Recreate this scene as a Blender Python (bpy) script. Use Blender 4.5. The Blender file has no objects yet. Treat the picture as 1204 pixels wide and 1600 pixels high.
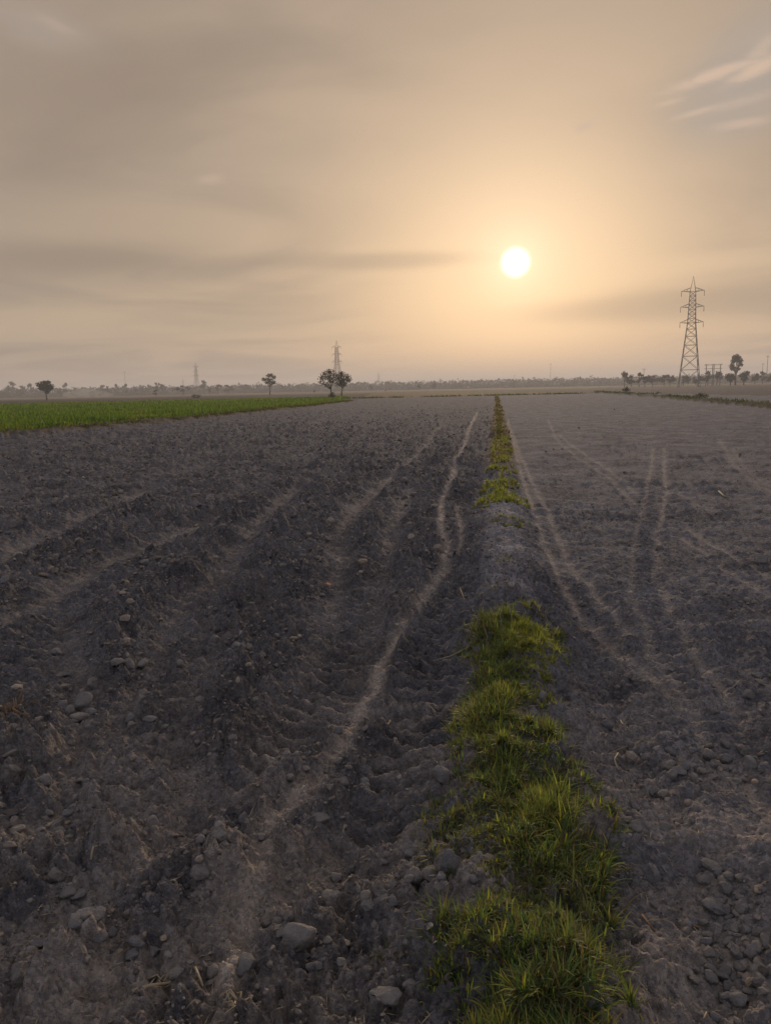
import bpy, bmesh, math, random
import numpy as np
from mathutils import Vector, Matrix

random.seed(7)
RNG = np.random.default_rng(7)
S = bpy.context.scene
COL = S.collection

# ------------------------------------------------------------------ camera
F = 1180.0                       # focal length in photograph pixels (1204 x 1600)
CX, CY = 602.0, 800.0
ROLL = math.radians(1.17)
PITCH = math.radians(9.25)
CAMZ = 1.60
fwd = np.array([0, math.cos(PITCH), -math.sin(PITCH)])
r0 = np.array([1.0, 0, 0]); u0 = np.array([0, math.sin(PITCH), math.cos(PITCH)])
Rv = math.cos(ROLL) * r0 - math.sin(ROLL) * u0
Uv = math.sin(ROLL) * r0 + math.cos(ROLL) * u0
cam_d = bpy.data.cameras.new('camera')
cam = bpy.data.objects.new('camera', cam_d); COL.objects.link(cam)
cam.matrix_world = Matrix(((Rv[0], Uv[0], -fwd[0], 0), (Rv[1], Uv[1], -fwd[1], 0), (Rv[2], Uv[2], -fwd[2], CAMZ), (0, 0, 0, 1)))
cam_d.sensor_fit = 'VERTICAL'; cam_d.sensor_height = 24.0
cam_d.lens = 24.0 * F / 1600.0
cam_d.clip_start = 0.05; cam_d.clip_end = 20000
S.camera = cam

def ray(px, py):
    d = fwd + (px - CX) / F * Rv - (py - CY) / F * Uv
    return d / np.linalg.norm(d)
def G(px, py, z=0.0):            # where a pixel's ray meets the level z
    d = ray(px, py); k = (z - CAMZ) / d[2]
    return d[0] * k, d[1] * k
def P(px, dist):                 # the point on the ground in a pixel column's direction at a distance
    d = ray(px, 620); a = math.atan2(d[0], d[1])
    return dist * math.sin(a), dist * math.cos(a)

# ------------------------------------------------------------------ sky, sun, exposure
SUN = ray(805, 410)
SUN_EL = math.asin(SUN[2]); SUN_AZ = math.atan2(SUN[0], SUN[1])
W = bpy.data.worlds.new('World'); S.world = W; W.use_nodes = True
nt = W.node_tree; nt.nodes.clear()
def N(tree, t, **kw):
    n = tree.nodes.new(t)
    for k, v in kw.items(): setattr(n, k, v)
    return n
def lk(tree, a, b): tree.links.new(a, b)
def mth(tree, op, a, b=None, c=None, clamp=False):
    n = N(tree, 'ShaderNodeMath', operation=op); n.use_clamp = clamp
    for i, v in enumerate((a, b, c)):
        if v is None: continue
        if isinstance(v, (int, float)): n.inputs[i].default_value = v
        else: lk(tree, v, n.inputs[i])
    return n.outputs[0]
def mix(tree, fac, a, b, blend='MIX'):
    n = N(tree, 'ShaderNodeMix', data_type='RGBA', blend_type=blend)
    for i, v in ((0, fac), (6, a), (7, b)):
        if isinstance(v, (int, float)): n.inputs[i].default_value = v
        elif isinstance(v, tuple): n.inputs[i].default_value = (*v, 1)
        else: lk(tree, v, n.inputs[i])
    return n.outputs[2]
def smooth(tree, v, lo, hi, a=0.0, b=1.0):
    n = N(tree, 'ShaderNodeMapRange', interpolation_type='SMOOTHSTEP')
    lk(tree, v, n.inputs[0])
    for i, x in enumerate((lo, hi, a, b)): n.inputs[i + 1].default_value = x
    return n.outputs[0]

def build_sky():
    t = nt
    geo = N(t, 'ShaderNodeTexCoord')
    nrm = N(t, 'ShaderNodeVectorMath', operation='NORMALIZE'); lk(t, geo.outputs['Generated'], nrm.inputs[0])
    D = nrm.outputs[0]
    sep = N(t, 'ShaderNodeSeparateXYZ'); lk(t, D, sep.inputs[0])
    dot = N(t, 'ShaderNodeVectorMath', operation='DOT_PRODUCT'); lk(t, D, dot.inputs[0]); dot.inputs[1].default_value = tuple(SUN)
    ang = mth(t, 'ARCCOSINE', mth(t, 'MINIMUM', dot.outputs['Value'], 0.9999999))       # angle to the sun, radians
    z = mth(t, 'MAXIMUM', sep.outputs[2], 0.0)
    sky = N(t, 'ShaderNodeTexSky', sky_type='NISHITA')
    sky.sun_disc = False; sky.sun_elevation = SUN_EL; sky.sun_rotation = SUN_AZ
    sky.dust_density = 4.0; sky.air_density = 1.2; sky.ozone_density = 1.0
    nish = mix(t, 1.0, sky.outputs[0], (0.07, 0.07, 0.07), 'MULTIPLY')
    # dusty veil that covers the whole sky: tan towards the sun, grey-blue away from it
    away = smooth(t, ang, 0.45, 1.7)
    veil = mix(t, away, SKY_NEAR, SKY_FAR)
    hor = mth(t, 'POWER', mth(t, 'SUBTRACT', 1.0, z), 9.0)
    veil = mix(t, mth(t, 'MULTIPLY', hor, 0.75), veil, SKY_HOR)
    col = mix(t, 0.88, nish, veil)
    def gl(width, amp, c):
        nonlocal col
        g = mth(t, 'MULTIPLY', mth(t, 'EXPONENT', mth(t, 'MULTIPLY', mth(t, 'POWER', mth(t, 'DIVIDE', ang, width), 1.35), -1.0)), amp)
        col = mix(t, g, col, c, 'ADD')
    gl(0.42, 1.0, GLOW_WIDE); gl(0.10, 1.0, GLOW_MID); gl(0.030, 1.0, (0.25, 0.22, 0.18))
    # clouds lie in a flat sheet overhead: project the view direction on it
    inv = mth(t, 'DIVIDE', 1.0, mth(t, 'ADD', z, 0.10))
    sc = N(t, 'ShaderNodeVectorMath', operation='SCALE'); lk(t, D, sc.inputs[0]); lk(t, inv, sc.inputs['Scale'])
    def cloud(scale, stretch, off, detail, rough, rot=0.0, dist=0.0):
        m = N(t, 'ShaderNodeMapping'); lk(t, sc.outputs[0], m.inputs[0])
        m.inputs['Location'].default_value = (off, off * 1.7, 0); m.inputs['Rotation'].default_value = (0, 0, rot)
        m.inputs['Scale'].default_value = (scale, scale * stretch, 0.0)
        n = N(t, 'ShaderNodeTexNoise'); lk(t, m.outputs[0], n.inputs['Vector'])
        n.inputs['Scale'].default_value = 1.0; n.inputs['Detail'].default_value = detail
        n.inputs['Roughness'].default_value = rough; n.inputs['Distortion'].default_value = dist
        return n.outputs[0]
    c1 = cloud(0.62, 1.35, 3.1, 5.0, 0.52, 0.25, 0.9)
    dark = mth(t, 'MULTIPLY', smooth(t, c1, 0.38, 0.66), 0.62)
    fade = smooth(t, ang, 0.10, 0.45)
    col = mix(t, mth(t, 'MULTIPLY', dark, fade), col, SKY_CLOUD)
    # one long smoky bank low on the left, at its own bearing
    def bank(px, py, wx, wz, amt, c, nscale, tilt=0.0, ns=(0.5, 3.0), kg=0.75, kn=0.5, dst=0.5):
        nonlocal col
        d = ray(px, py); az = math.atan2(d[0], d[1]); el = math.asin(d[2])
        azn = mth(t, 'ARCTAN2', sep.outputs[0], sep.outputs[1])
        eln = mth(t, 'ARCSINE', sep.outputs[2])
        da = mth(t, 'SUBTRACT', azn, az)
        de = mth(t, 'SUBTRACT', mth(t, 'SUBTRACT', eln, el), mth(t, 'MULTIPLY', da, tilt))
        cmb = N(t, 'ShaderNodeCombineXYZ'); lk(t, azn, cmb.inputs[0]); lk(t, eln, cmb.inputs[1])
        mp = N(t, 'ShaderNodeMapping'); lk(t, cmb.outputs[0], mp.inputs[0])
        mp.inputs['Scale'].default_value = (nscale * ns[0], nscale * ns[1], 1); mp.inputs['Rotation'].default_value = (0, 0, -tilt)
        n = N(t, 'ShaderNodeTexNoise'); lk(t, mp.outputs[0], n.inputs['Vector'])
        n.inputs['Scale'].default_value = 1.0; n.inputs['Detail'].default_value = 5.0; n.inputs['Distortion'].default_value = dst
        q = mth(t, 'ADD', mth(t, 'POWER', mth(t, 'ABSOLUTE', mth(t, 'DIVIDE', da, wx)), 2.0), mth(t, 'POWER', mth(t, 'ABSOLUTE', mth(t, 'DIVIDE', de, wz)), 2.0))
        g = mth(t, 'EXPONENT', mth(t, 'MULTIPLY', q, -1.0))
        f = smooth(t, mth(t, 'ADD', mth(t, 'MULTIPLY', g, kg), mth(t, 'MULTIPLY', n.outputs[0], kn)), 0.38, 0.95)
        col = mix(t, mth(t, 'MULTIPLY', mth(t, 'MULTIPLY', f, g), amt), col, c)
    bank(120, 405, 0.22, 0.030, 0.75, BANK_DARK, 9, 0.02)
    bank(130, 190, 0.26, 0.09, 0.45, BANK_DARK, 5, 0.25)
    bank(560, 408, 0.20, 0.016, 0.35, BANK_DARK, 10, 0.0)
    bank(1120, 470, 0.30, 0.030, 0.45, BANK_DARK, 8, 0.03)
    bank(70, 45, 0.09, 0.030, 0.35, BANK_GREY, 14, -0.15)
    bank(120, 505, 0.40, 0.035, 0.55, (0.56, 0.425, 0.285), 7, 0.0)
    bank(360, 265, 0.20, 0.05, 0.30, (0.50, 0.39, 0.29), 9, 0.2)
    bank(250, 110, 0.22, 0.05, 0.35, BANK_DARK, 7, 0.15)
    bank(1170, 120, 0.12, 0.080, 0.75, BANK_GREY, 10, 0.35)
    for px, py, wx, wz, am, tl in ((1110, 118, 0.060, 0.0075, 1.0, 0.18), (1180, 108, 0.035, 0.0090, 1.0, 0.30), (1045, 160, 0.020, 0.004, 0.6, 0.1), (1085, 176, 0.03, 0.004, 0.6, 0.15),
                               (915, 196, 0.018, 0.0055, 0.7, 0.25), (1160, 193, 0.035, 0.006, 0.6, 0.0), (1190, 75, 0.02, 0.010, 0.5, 0.5), (1150, 160, 0.05, 0.007, 0.35, 0.1),
                               (330, 280, 0.022, 0.007, 0.35, 0.1), (90, 40, 0.025, 0.007, 0.20, -0.25)):
        bank(px, py, wx, wz, am, WISP, 60, tl, (0.35, 1.3), 0.55, 0.85, 1.2)
    # the sun's disc as the dusty air shows it
    disc = smooth(t, ang, 0.0070, 0.0215, 1.0, 0.0)
    col = mix(t, disc, col, (2.6, 2.4, 2.0))
    bg = N(t, 'ShaderNodeBackground'); lk(t, col, bg.inputs[0]); bg.inputs[1].default_value = 1.0
    out = N(t, 'ShaderNodeOutputWorld'); lk(t, bg.outputs[0], out.inputs[0])
SKY_NEAR = (0.375, 0.284, 0.205); SKY_FAR = (0.34, 0.38, 0.49); SKY_HOR = (0.52, 0.405, 0.305)
GLOW_WIDE = (0.115, 0.085, 0.085); GLOW_MID = (0.15, 0.120, 0.095)
SKY_CLOUD = (0.295, 0.235, 0.19); BANK_DARK = (0.30, 0.232, 0.178); BANK_GREY = (0.43, 0.37, 0.32); WISP = (0.66, 0.49, 0.37)
build_sky(); W.cycles.sampling_method = 'NONE'
sl = bpy.data.lights.new('sun', 'SUN'); sun = bpy.data.objects.new('sun', sl); COL.objects.link(sun)
sl.energy = 1.9; sl.angle = math.radians(2.0); sl.color = (1.0, 0.78, 0.55)
sun.rotation_euler = Vector(tuple(SUN)).to_track_quat('Z', 'Y').to_euler(); sun.location = (30, 150, 60)
S.view_settings.view_transform = 'Standard'; S.view_settings.look = 'None'
S.view_settings.exposure = 0.0; S.view_settings.gamma = 1.0; S.view_settings.use_curve_mapping = False
S.cycles.volume_bounces = 1; S.cycles.max_bounces = 6; S.cycles.diffuse_bounces = 3; S.cycles.transparent_max_bounces = 8
S.cycles.use_denoising = True; S.cycles.sample_clamp_indirect = 3.0; S.cycles.sample_clamp_direct = 6.0
try: S.cycles.denoiser = 'OPENIMAGEDENOISE'; S.cycles.denoising_input_passes = 'RGB_ALBEDO_NORMAL'; S.cycles.denoising_prefilter = 'NONE'
except Exception: pass

# ------------------------------------------------------------------ numpy noise
def h32(ix, iy, s):
    h = (ix.astype(np.int64) * 374761393 + iy.astype(np.int64) * 668265263 + s * 1442695041) & 0xffffffff
    h = ((h ^ (h >> 13)) * 1274126177) & 0xffffffff
    h = ((h ^ (h >> 16)) * 2246822519) & 0xffffffff
    return h ^ (h >> 15)
def rnd(ix, iy, s): return h32(ix, iy, s).astype(np.float64) / 4294967296.0
_ga = np.linspace(0, 2 * np.pi, 256, endpoint=False); _gx = np.cos(_ga); _gy = np.sin(_ga)
def perlin(x, y, s=0):
    x0 = np.floor(x); y0 = np.floor(y); fx = x - x0; fy = y - y0; ix = x0.astype(np.int64); iy = y0.astype(np.int64)
    u = fx * fx * fx * (fx * (fx * 6 - 15) + 10); v = fy * fy * fy * (fy * (fy * 6 - 15) + 10)
    def g(i, j, dx, dy):
        k = (h32(i, j, s) & 255).astype(np.int64); return _gx[k] * dx + _gy[k] * dy
    a = g(ix, iy, fx, fy); b = g(ix + 1, iy, fx - 1, fy); c = g(ix, iy + 1, fx, fy - 1); d = g(ix + 1, iy + 1, fx - 1, fy - 1)
    return (a + u * (b - a) + v * ((c + u * (d - c)) - (a + u * (b - a)))) * 1.4
def fbm(x, y, s, o=4, g=0.5):
    r = 0; a = 1.0; f = 1.0
    for k in range(o):
        r = r + a * perlin(x * f, y * f, s + 31 * k); a *= g; f *= 2.03
    return r
def domes(x, y, c, s, prob):       # rounded lumps of crumbled soil, one per jittered cell
    x = x / c + 0.35 * perlin(x / c * 1.6, y / c * 1.6, s + 5); y = y / c + 0.35 * perlin(x * 1.6 + 9, y / c * 1.6, s + 6)
    ix = np.floor(x).astype(np.int64); iy = np.floor(y).astype(np.int64); best = np.zeros_like(x)
    for dx in (-1, 0, 1):
        for dy in (-1, 0, 1):
            jx = ix + dx; jy = iy + dy
            px = jx + rnd(jx, jy, s); py = jy + rnd(jx, jy, s + 1)
            rr = 0.28 + 0.5 * rnd(jx, jy, s + 2) ** 1.5
            q = 1 - ((x - px) ** 2 + (y - py) ** 2) / (rr * rr)
            hgt = np.where((q > 0) & (rnd(jx, jy, s + 3) < prob), np.sqrt(np.maximum(q, 0)) * rr, 0)
            best = np.maximum(best, hgt)
    return best * c
def sstep(v, a, b):
    t = np.clip((v - a) / (b - a), 0, 1); return t * t * (3 - 2 * t)

# ------------------------------------------------------------------ layout of the land, in metres
BPIX = [(786, 628), (785, 645), (783, 690), (782, 730), (782, 770), (788, 830), (792, 900), (797, 960), (799, 1040), (792, 1120), (800, 1200), (812, 1300), (822, 1400), (829, 1500), (834, 1600)]
BZ = 0.12
bp = np.array([G(x, y, BZ) for x, y in BPIX])
bp = bp[np.argsort(bp[:, 1])]
b_dir = bp[-4] - bp[2]; b_k = b_dir[0] / b_dir[1]
BY = np.concatenate([[-80.0], bp[:, 1][:-2], [400.0]])
last = bp[-3]
BX = np.concatenate([[bp[0, 0] + b_k * (-80 - bp[0, 1])], bp[:, 0][:-2], [last[0] + b_k * (400 - last[1])]])
def bund_x(y): return np.interp(y, BY, BX)

def poly(pts, z=0.0): return np.array([G(x, y, z) for x, y in pts])
# wheel tracks: pixel path, half width (m), paleness, depth (m)
TRK = [
 ([(745, 645), (738, 660), (732, 672), (728, 690), (712, 720), (704, 755), (690, 785), (689, 820), (700, 850), (692, 885), (664, 935), (622, 1000), (592, 1050), (566, 1110), (540, 1160), (430, 1290), (380, 1420), (340, 1600)], 0.072, 1.2, 0.020),
 ([(713, 790), (722, 830), (716, 860), (694, 888)], 0.050, 0.8, 0.012),
 ([(690, 665), (668, 692), (640, 722), (610, 742)], 0.08, 0.38, 0.015),
 ([(610, 742), (560, 790), (528, 830), (535, 880), (520, 950), (500, 1040), (472, 1110), (450, 1160)], 0.13, 0.24, 0.05),
 ([(640, 930), (615, 980), (600, 1030)], 0.05, 0.35, 0.01),
 ([(360, 800), (240, 848), (150, 885), (60, 940), (-60, 1000)], 0.14, 0.26, 0.05),
 ([(380, 870), (290, 935), (258, 990), (235, 1050), (190, 1115), (160, 1200)], 0.12, 0.24, 0.06),
 ([(430, 930), (330, 1010), (290, 1080), (270, 1170), (290, 1260)], 0.09, 0.22, 0.04),
 ([(793, 655), (797, 680), (806, 712), (820, 760), (840, 822), (866, 890), (905, 955), (960, 1012), (1025, 1060), (1082, 1130), (1130, 1190), (1190, 1265), (1260, 1340)], 0.055, 0.75, 0.015),
 ([(797, 670), (812, 712), (838, 768), (862, 820), (890, 880), (930, 932), (988, 998)], 0.055, 0.65, 0.012),
 ([(1020, 700), (1014, 740), (1006, 790), (990, 840), (985, 890), (990, 940), (1015, 1010), (1056, 1078), (1090, 1140)], 0.050, 0.65, 0.012),
 ([(1036, 700), (1037, 740), (1040, 770), (1026, 830), (1022, 890), (1036, 945), (1070, 1002), (1110, 1060), (1160, 1140)], 0.050, 0.72, 0.012),
 ([(855, 655), (868, 685), (900, 715), (950, 747), (990, 788)], 0.06, 0.40, 0.01),
 ([(872, 680), (915, 712), (955, 738), (1005, 782)], 0.06, 0.45, 0.01),
 ([(1120, 685), (1135, 705), (1145, 727), (1180, 757), (1230, 780)], 0.08, 0.42, 0.01),
 ([(1143, 700), (1160, 730), (1190, 755), (1240, 772)], 0.08, 0.35, 0.01),
 ([(1068, 825), (1110, 850), (1160, 880), (1230, 918)], 0.05, 0.55, 0.01),
 ([(1062, 838), (1105, 868)], 0.045, 0.6, 0.01), ([(1118, 882), (1150, 905), (1230, 945)], 0.045, 0.55, 0.01),
 ([(1020, 760), (1075, 780), (1110, 800)], 0.05, 0.25, 0.005), ([(960, 700), (1010, 715), (1060, 722)], 0.12, 0.2, 0.0),
 ([(1150, 1040), (1204, 1080), (1260, 1110)], 0.05, 0.25, 0.005),
 ([(470, 760), (420, 800), (370, 860), (335, 930), (305, 1000), (287, 1080), (277, 1170), (300, 1270)], 0.12, 0.20, 0.045),
 ([(640, 760), (612, 820), (600, 880), (582, 960), (560, 1040), (535, 1120)], 0.12, 0.25, 0.05),
 ([(250, 760), (150, 800), (50, 850), (-60, 905)], 0.14, 0.16, 0.04),
 ([(430, 1175), (340, 1250), (250, 1330), (150, 1400), (0, 1470)], 0.10, 0.30, 0.045),
 ([(560, 1290), (430, 1390), (300, 1470), (130, 1560), (0, 1620)], 0.13, 0.36, 0.05),
 ([(105, 950), (100, 1005), (135, 1070), (120, 1180), (60, 1290)], 0.11, 0.22, 0.05),
]
TRK = [(poly(p), w, a, d) for p, w, a, d in TRK]
# lanes pressed by a lugged tyre
LUG = [(poly([(722, 905), (700, 965), (676, 1030), (655, 1110), (640, 1200), (600, 1310)]), 0.19, 1.15),
       (poly([(572, 930), (545, 1000), (500, 1090), (420, 1190), (330, 1290)]), 0.15, 0.9),
       (poly([(400, 880), (320, 970), (270, 1060), (230, 1160), (200, 1280)]), 0.14, 0.7),
       (poly([(200, 890), (110, 950), (40, 1030), (-20, 1120)]), 0.16, 0.7),
       (poly([(1012, 760), (1004, 850), (1008, 940), (1040, 1010), (1085, 1080), (1130, 1160)]), 0.13, 0.6),
       (poly([(706, 830), (700, 870), (678, 920), (640, 985)]), 0.10, 0.4),
       (poly([(880, 1130), (930, 1180), (990, 1230), (1060, 1290)]), 0.28, 0.35),
       (poly([(70, 1700), (190, 1530), (420, 1480), (560, 1420)]), 0.22, 0.5)]
def along(x, y, pts):              # distance to a path and the length run along it
    d = np.full(x.shape, 9.0); sl_ = np.zeros(x.shape); run = 0.0
    for a, b in zip(pts[:-1], pts[1:]):
        L = float(np.hypot(*(b - a)))
        lo = np.minimum(a, b) - 1.0; hi = np.maximum(a, b) + 1.0
        i = np.nonzero((x > lo[0]) & (x < hi[0]) & (y > lo[1]) & (y < hi[1]))[0]
        if len(i) and L > 1e-6:
            ux, uy = (b - a) / L
            vx = x[i] - a[0]; vy = y[i] - a[1]
            t = np.clip(vx * ux + vy * uy, 0, L)
            dd = np.hypot(vx - ux * t, vy - uy * t) * np.sign(vx * uy - vy * ux + 1e-12)
            m = np.abs(dd) < np.abs(d[i]); j = i[m]
            d[j] = dd[m]; sl_[j] = run + t[m]
        run += L
    return d, sl_

# far edges of the tilled field: left crop bund, far end, right bund
LB = poly([(-420, 735), (-150, 702), (0, 684), (140, 672), (280, 659), (400, 645), (500, 634), (548, 628)])
FARY = G(790, 617.5)[1]
RB = poly([(930, 613.5), (1000, 618), (1100, 627), (1204, 637), (1420, 660)])
RB2 = poly([(985, 619.5), (1080, 621), (1204, 619), (1400, 613)])
CROPF = poly([(-420, 722), (-150, 692), (0, 676), (150, 663), (290, 651), (400, 641), (512, 632)])   # front edge of the green crop
def far_left_x(y): return np.interp(y, LB[:, 1], LB[:, 0])
def crop_front_x(y): return np.interp(y, CROPF[:, 1], CROPF[:, 0])
CROP_BACK = G(300, 626.0)[1]
print('FARY', FARY, 'crop back', CROP_BACK, 'LB', LB.round(1).tolist(), 'RB', RB.round(1).tolist())

def land(x, y, r=None, full=True):
    """height, paleness and zone colour of the ground at world x, y"""
    x = np.asarray(x, float); y = np.asarray(y, float)
    if r is None: r = np.hypot(x, y)
    t = x - bund_x(y)
    inview = (y > -3) & (y < FARY + 5)
    left = sstep(-t, 0.05, 0.5)
    # --- bund
    wob = fbm(x * 0.9, y * 0.9, 11, 3)
    bh = 0.105 + 0.05 * wob
    tw = t + 0.06 * perlin(x * 1.7, y * 1.7, 17)
    bund = bh * np.exp(-(np.abs(tw) / (0.29 + 0.10 * wob)) ** 2.4)
    bund = bund * np.where(y < FARY, 1, 0)
    fur = -0.045 * np.exp(-((t - 0.52) / 0.13) ** 2) * sstep(-y, -9, -5) - 0.03 * np.exp(-((t + 0.50) / 0.14) ** 2)
    # --- roughness: coarse clods on the left, a finer tilth on the right
    rough = 0.62 + 0.48 * left
    patch = fbm(x * 0.55 + 3, y * 0.35, 23, 3)
    rough = rough * (1 + 0.55 * patch)
    heavy = np.exp(-(((t + 1.15) / 0.55) ** 2)) * sstep(y, 2.5, 4.5)       # banked crumbs left of the wheel lane
    heavy += np.exp(-(((t + 2.3) / 0.35) ** 2)) * sstep(y, 2.0, 3.5) * 0.6
    rough = rough * (1 + 0.5 * heavy) * (1 + 0.5 * left * sstep(r, 9, 30))
    onb = np.exp(-(np.abs(t) / 0.36) ** 4)
    rough = rough * (1 + 0.35 * onb)
    berm = np.zeros_like(x); pale = np.zeros_like(x); flat = np.zeros_like(x); drop = np.zeros_like(x)
    br = fbm(x * 5, y * 5, 41, 3); br2 = fbm(x * 14, y * 9, 43, 2)
    wig = 0.035 * fbm(x * 2.2, y * 2.2, 47, 2)
    for pts, w, a, d in TRK:
        q, s_ = along(x, y, pts)
        q = np.abs(q + wig)
        far_w = (0.75 if d >= 0.04 else 0.56) * w * (1 + 0.018 * np.minimum(r, 60))
        e = np.exp(-(q / far_w) ** 2)
        pale = np.maximum(pale, a * e * np.clip(0.80 + 0.45 * br + 0.30 * br2, 0.05, 1.15))
        flat = np.maximum(flat, np.exp(-(q / (far_w * 1.7)) ** 2) * min(1, 0.55 + 3 * d))
        if d >= 0.04: berm = np.maximum(berm, np.exp(-((q - far_w * 3.0) / (far_w * 1.2)) ** 2))
        drop = np.minimum(drop, -d * np.exp(-(q / (far_w * 1.4)) ** 2) + 0.35 * d * np.exp(-((q - far_w * 2.4) / (far_w * .8)) ** 2) * 0)
    lug = np.zeros_like(x)
    for pts, w, a in LUG:
        q, s_ = along(x, y, pts)
        m = np.exp(-(np.abs(q) / w) ** 4)
        ph = (s_ + 0.35 * np.abs(q) + 0.035 * br + 0.05 * perlin(x * 1.4, y * 1.4, 91)) / 0.135
        tri = np.abs((ph - np.floor(ph)) * 2 - 1)
        lug += a * m * (0.085 * (sstep(tri, 0.25, 0.75) - 0.5)) * np.clip(0.85 + 0.5 * br2 + 0.35 * br, 0, 1.4) - 0.018 * m * a
        flat = np.maximum(flat, 0.80 * m * min(1, a * 1.1))
    berm = berm * left * (1 - flat)
    rough = rough * (1 - 0.78 * flat) * (1 + 0.75 * berm)
    rough = np.clip(rough, 0, 1.7) * (0.80 + 0.20 * sstep(r, 2.0, 3.6))
    z = bund + fur + drop + lug + 0.022 * berm * np.clip(0.6 + 1.4 * br, 0.0, 1.8)
    near = np.clip(1.2 - r / 140, 0, 1)
    z = z + 0.030 * fbm(x * 0.9, y * 0.7, 51, 3) * (0.6 + 0.4 * left) * (1 - 0.6 * flat)
    z = z + rough * near * (0.019 * fbm(x * 3.1, y * 3.1, 61, 5, 0.6))
    if full:
        i = np.nonzero((r < 60) & inview)[0]
        xi = x[i]; yi = y[i]; ri = rough[i]
        z[i] += ri * (0.50 * domes(xi, yi, 0.17, 101, 0.38) * (0.55 + patch[i]).clip(0.15, 1.2)
                      + 0.62 * domes(xi, yi, 0.085, 111, 0.60))
        i = np.nonzero((r < 40) & inview)[0]
        xi = x[i]; yi = y[i]; ri = rough[i]
        z[i] += ri * 0.9 * domes(xi, yi, 0.042, 121, 0.75)
        i = np.nonzero((r < 14) & inview)[0]
        xi = x[i]; yi = y[i]
        z[i] += (0.35 + 0.65 * rough[i]) * 0.95 * domes(xi, yi, 0.019, 131, 0.8) + 0.004 * fbm(xi * 45, yi * 45, 141, 3)
    # smooth bank of thrown-up dust at the lower right
    c = G(1190, 1370); z = z + 0.10 * np.exp(-(((x - c[0]) * 0.85 + (y - c[1]) * 0.5) / 0.30) ** 2 - (((y - c[1]) * 0.85 - (x - c[0]) * 0.5) / 0.55) ** 2)
    # field bunds far off
    def ridge(pts, w, hh):
        q, _ = along_far(x, y, pts); return hh * np.exp(-(q / w) ** 2)
    z = z + ridge(LB, 0.55, 0.20) + ridge(RB, 0.7, 0.28) + ridge(RB2, 0.7, 0.25)
    return z, pale, flat, t, rough * (1 + 1.2 * berm)

def along_far(x, y, pts):
    d = np.full(x.shape, 99.0)
    for a, b in zip(pts[:-1], pts[1:]):
        L = float(np.hypot(*(b - a)))
        lo = np.minimum(a, b) - 4.0; hi = np.maximum(a, b) + 4.0
        i = np.nonzero((x > lo[0]) & (x < hi[0]) & (y > lo[1]) & (y < hi[1]))[0]
        if len(i):
            ux, uy = (b - a) / L; vx = x[i] - a[0]; vy = y[i] - a[1]
            tt = np.clip(vx * ux + vy * uy, 0, L)
            d[i] = np.minimum(d[i], np.hypot(vx - ux * tt, vy - uy * tt))
    return d, None

def ground_z(x, y):
    return land(np.atleast_1d(x), np.atleast_1d(y))[0]

# ------------------------------------------------------------------ materials
def new_mat(name):
    m = bpy.data.materials.new(name); m.use_nodes = True
    t = m.node_tree; b = t.nodes['Principled BSDF']
    b.inputs['Roughness'].default_value = 0.9
    b.inputs['Specular IOR Level'].default_value = 0.2
    return m, t, b
def tnoise(t, vec, scale, detail=4, rough=0.55):
    n = N(t, 'ShaderNodeTexNoise'); lk(t, vec, n.inputs['Vector'])
    n.inputs['Scale'].default_value = scale; n.inputs['Detail'].default_value = detail; n.inputs['Roughness'].default_value = rough
    return n.outputs[0]

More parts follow.
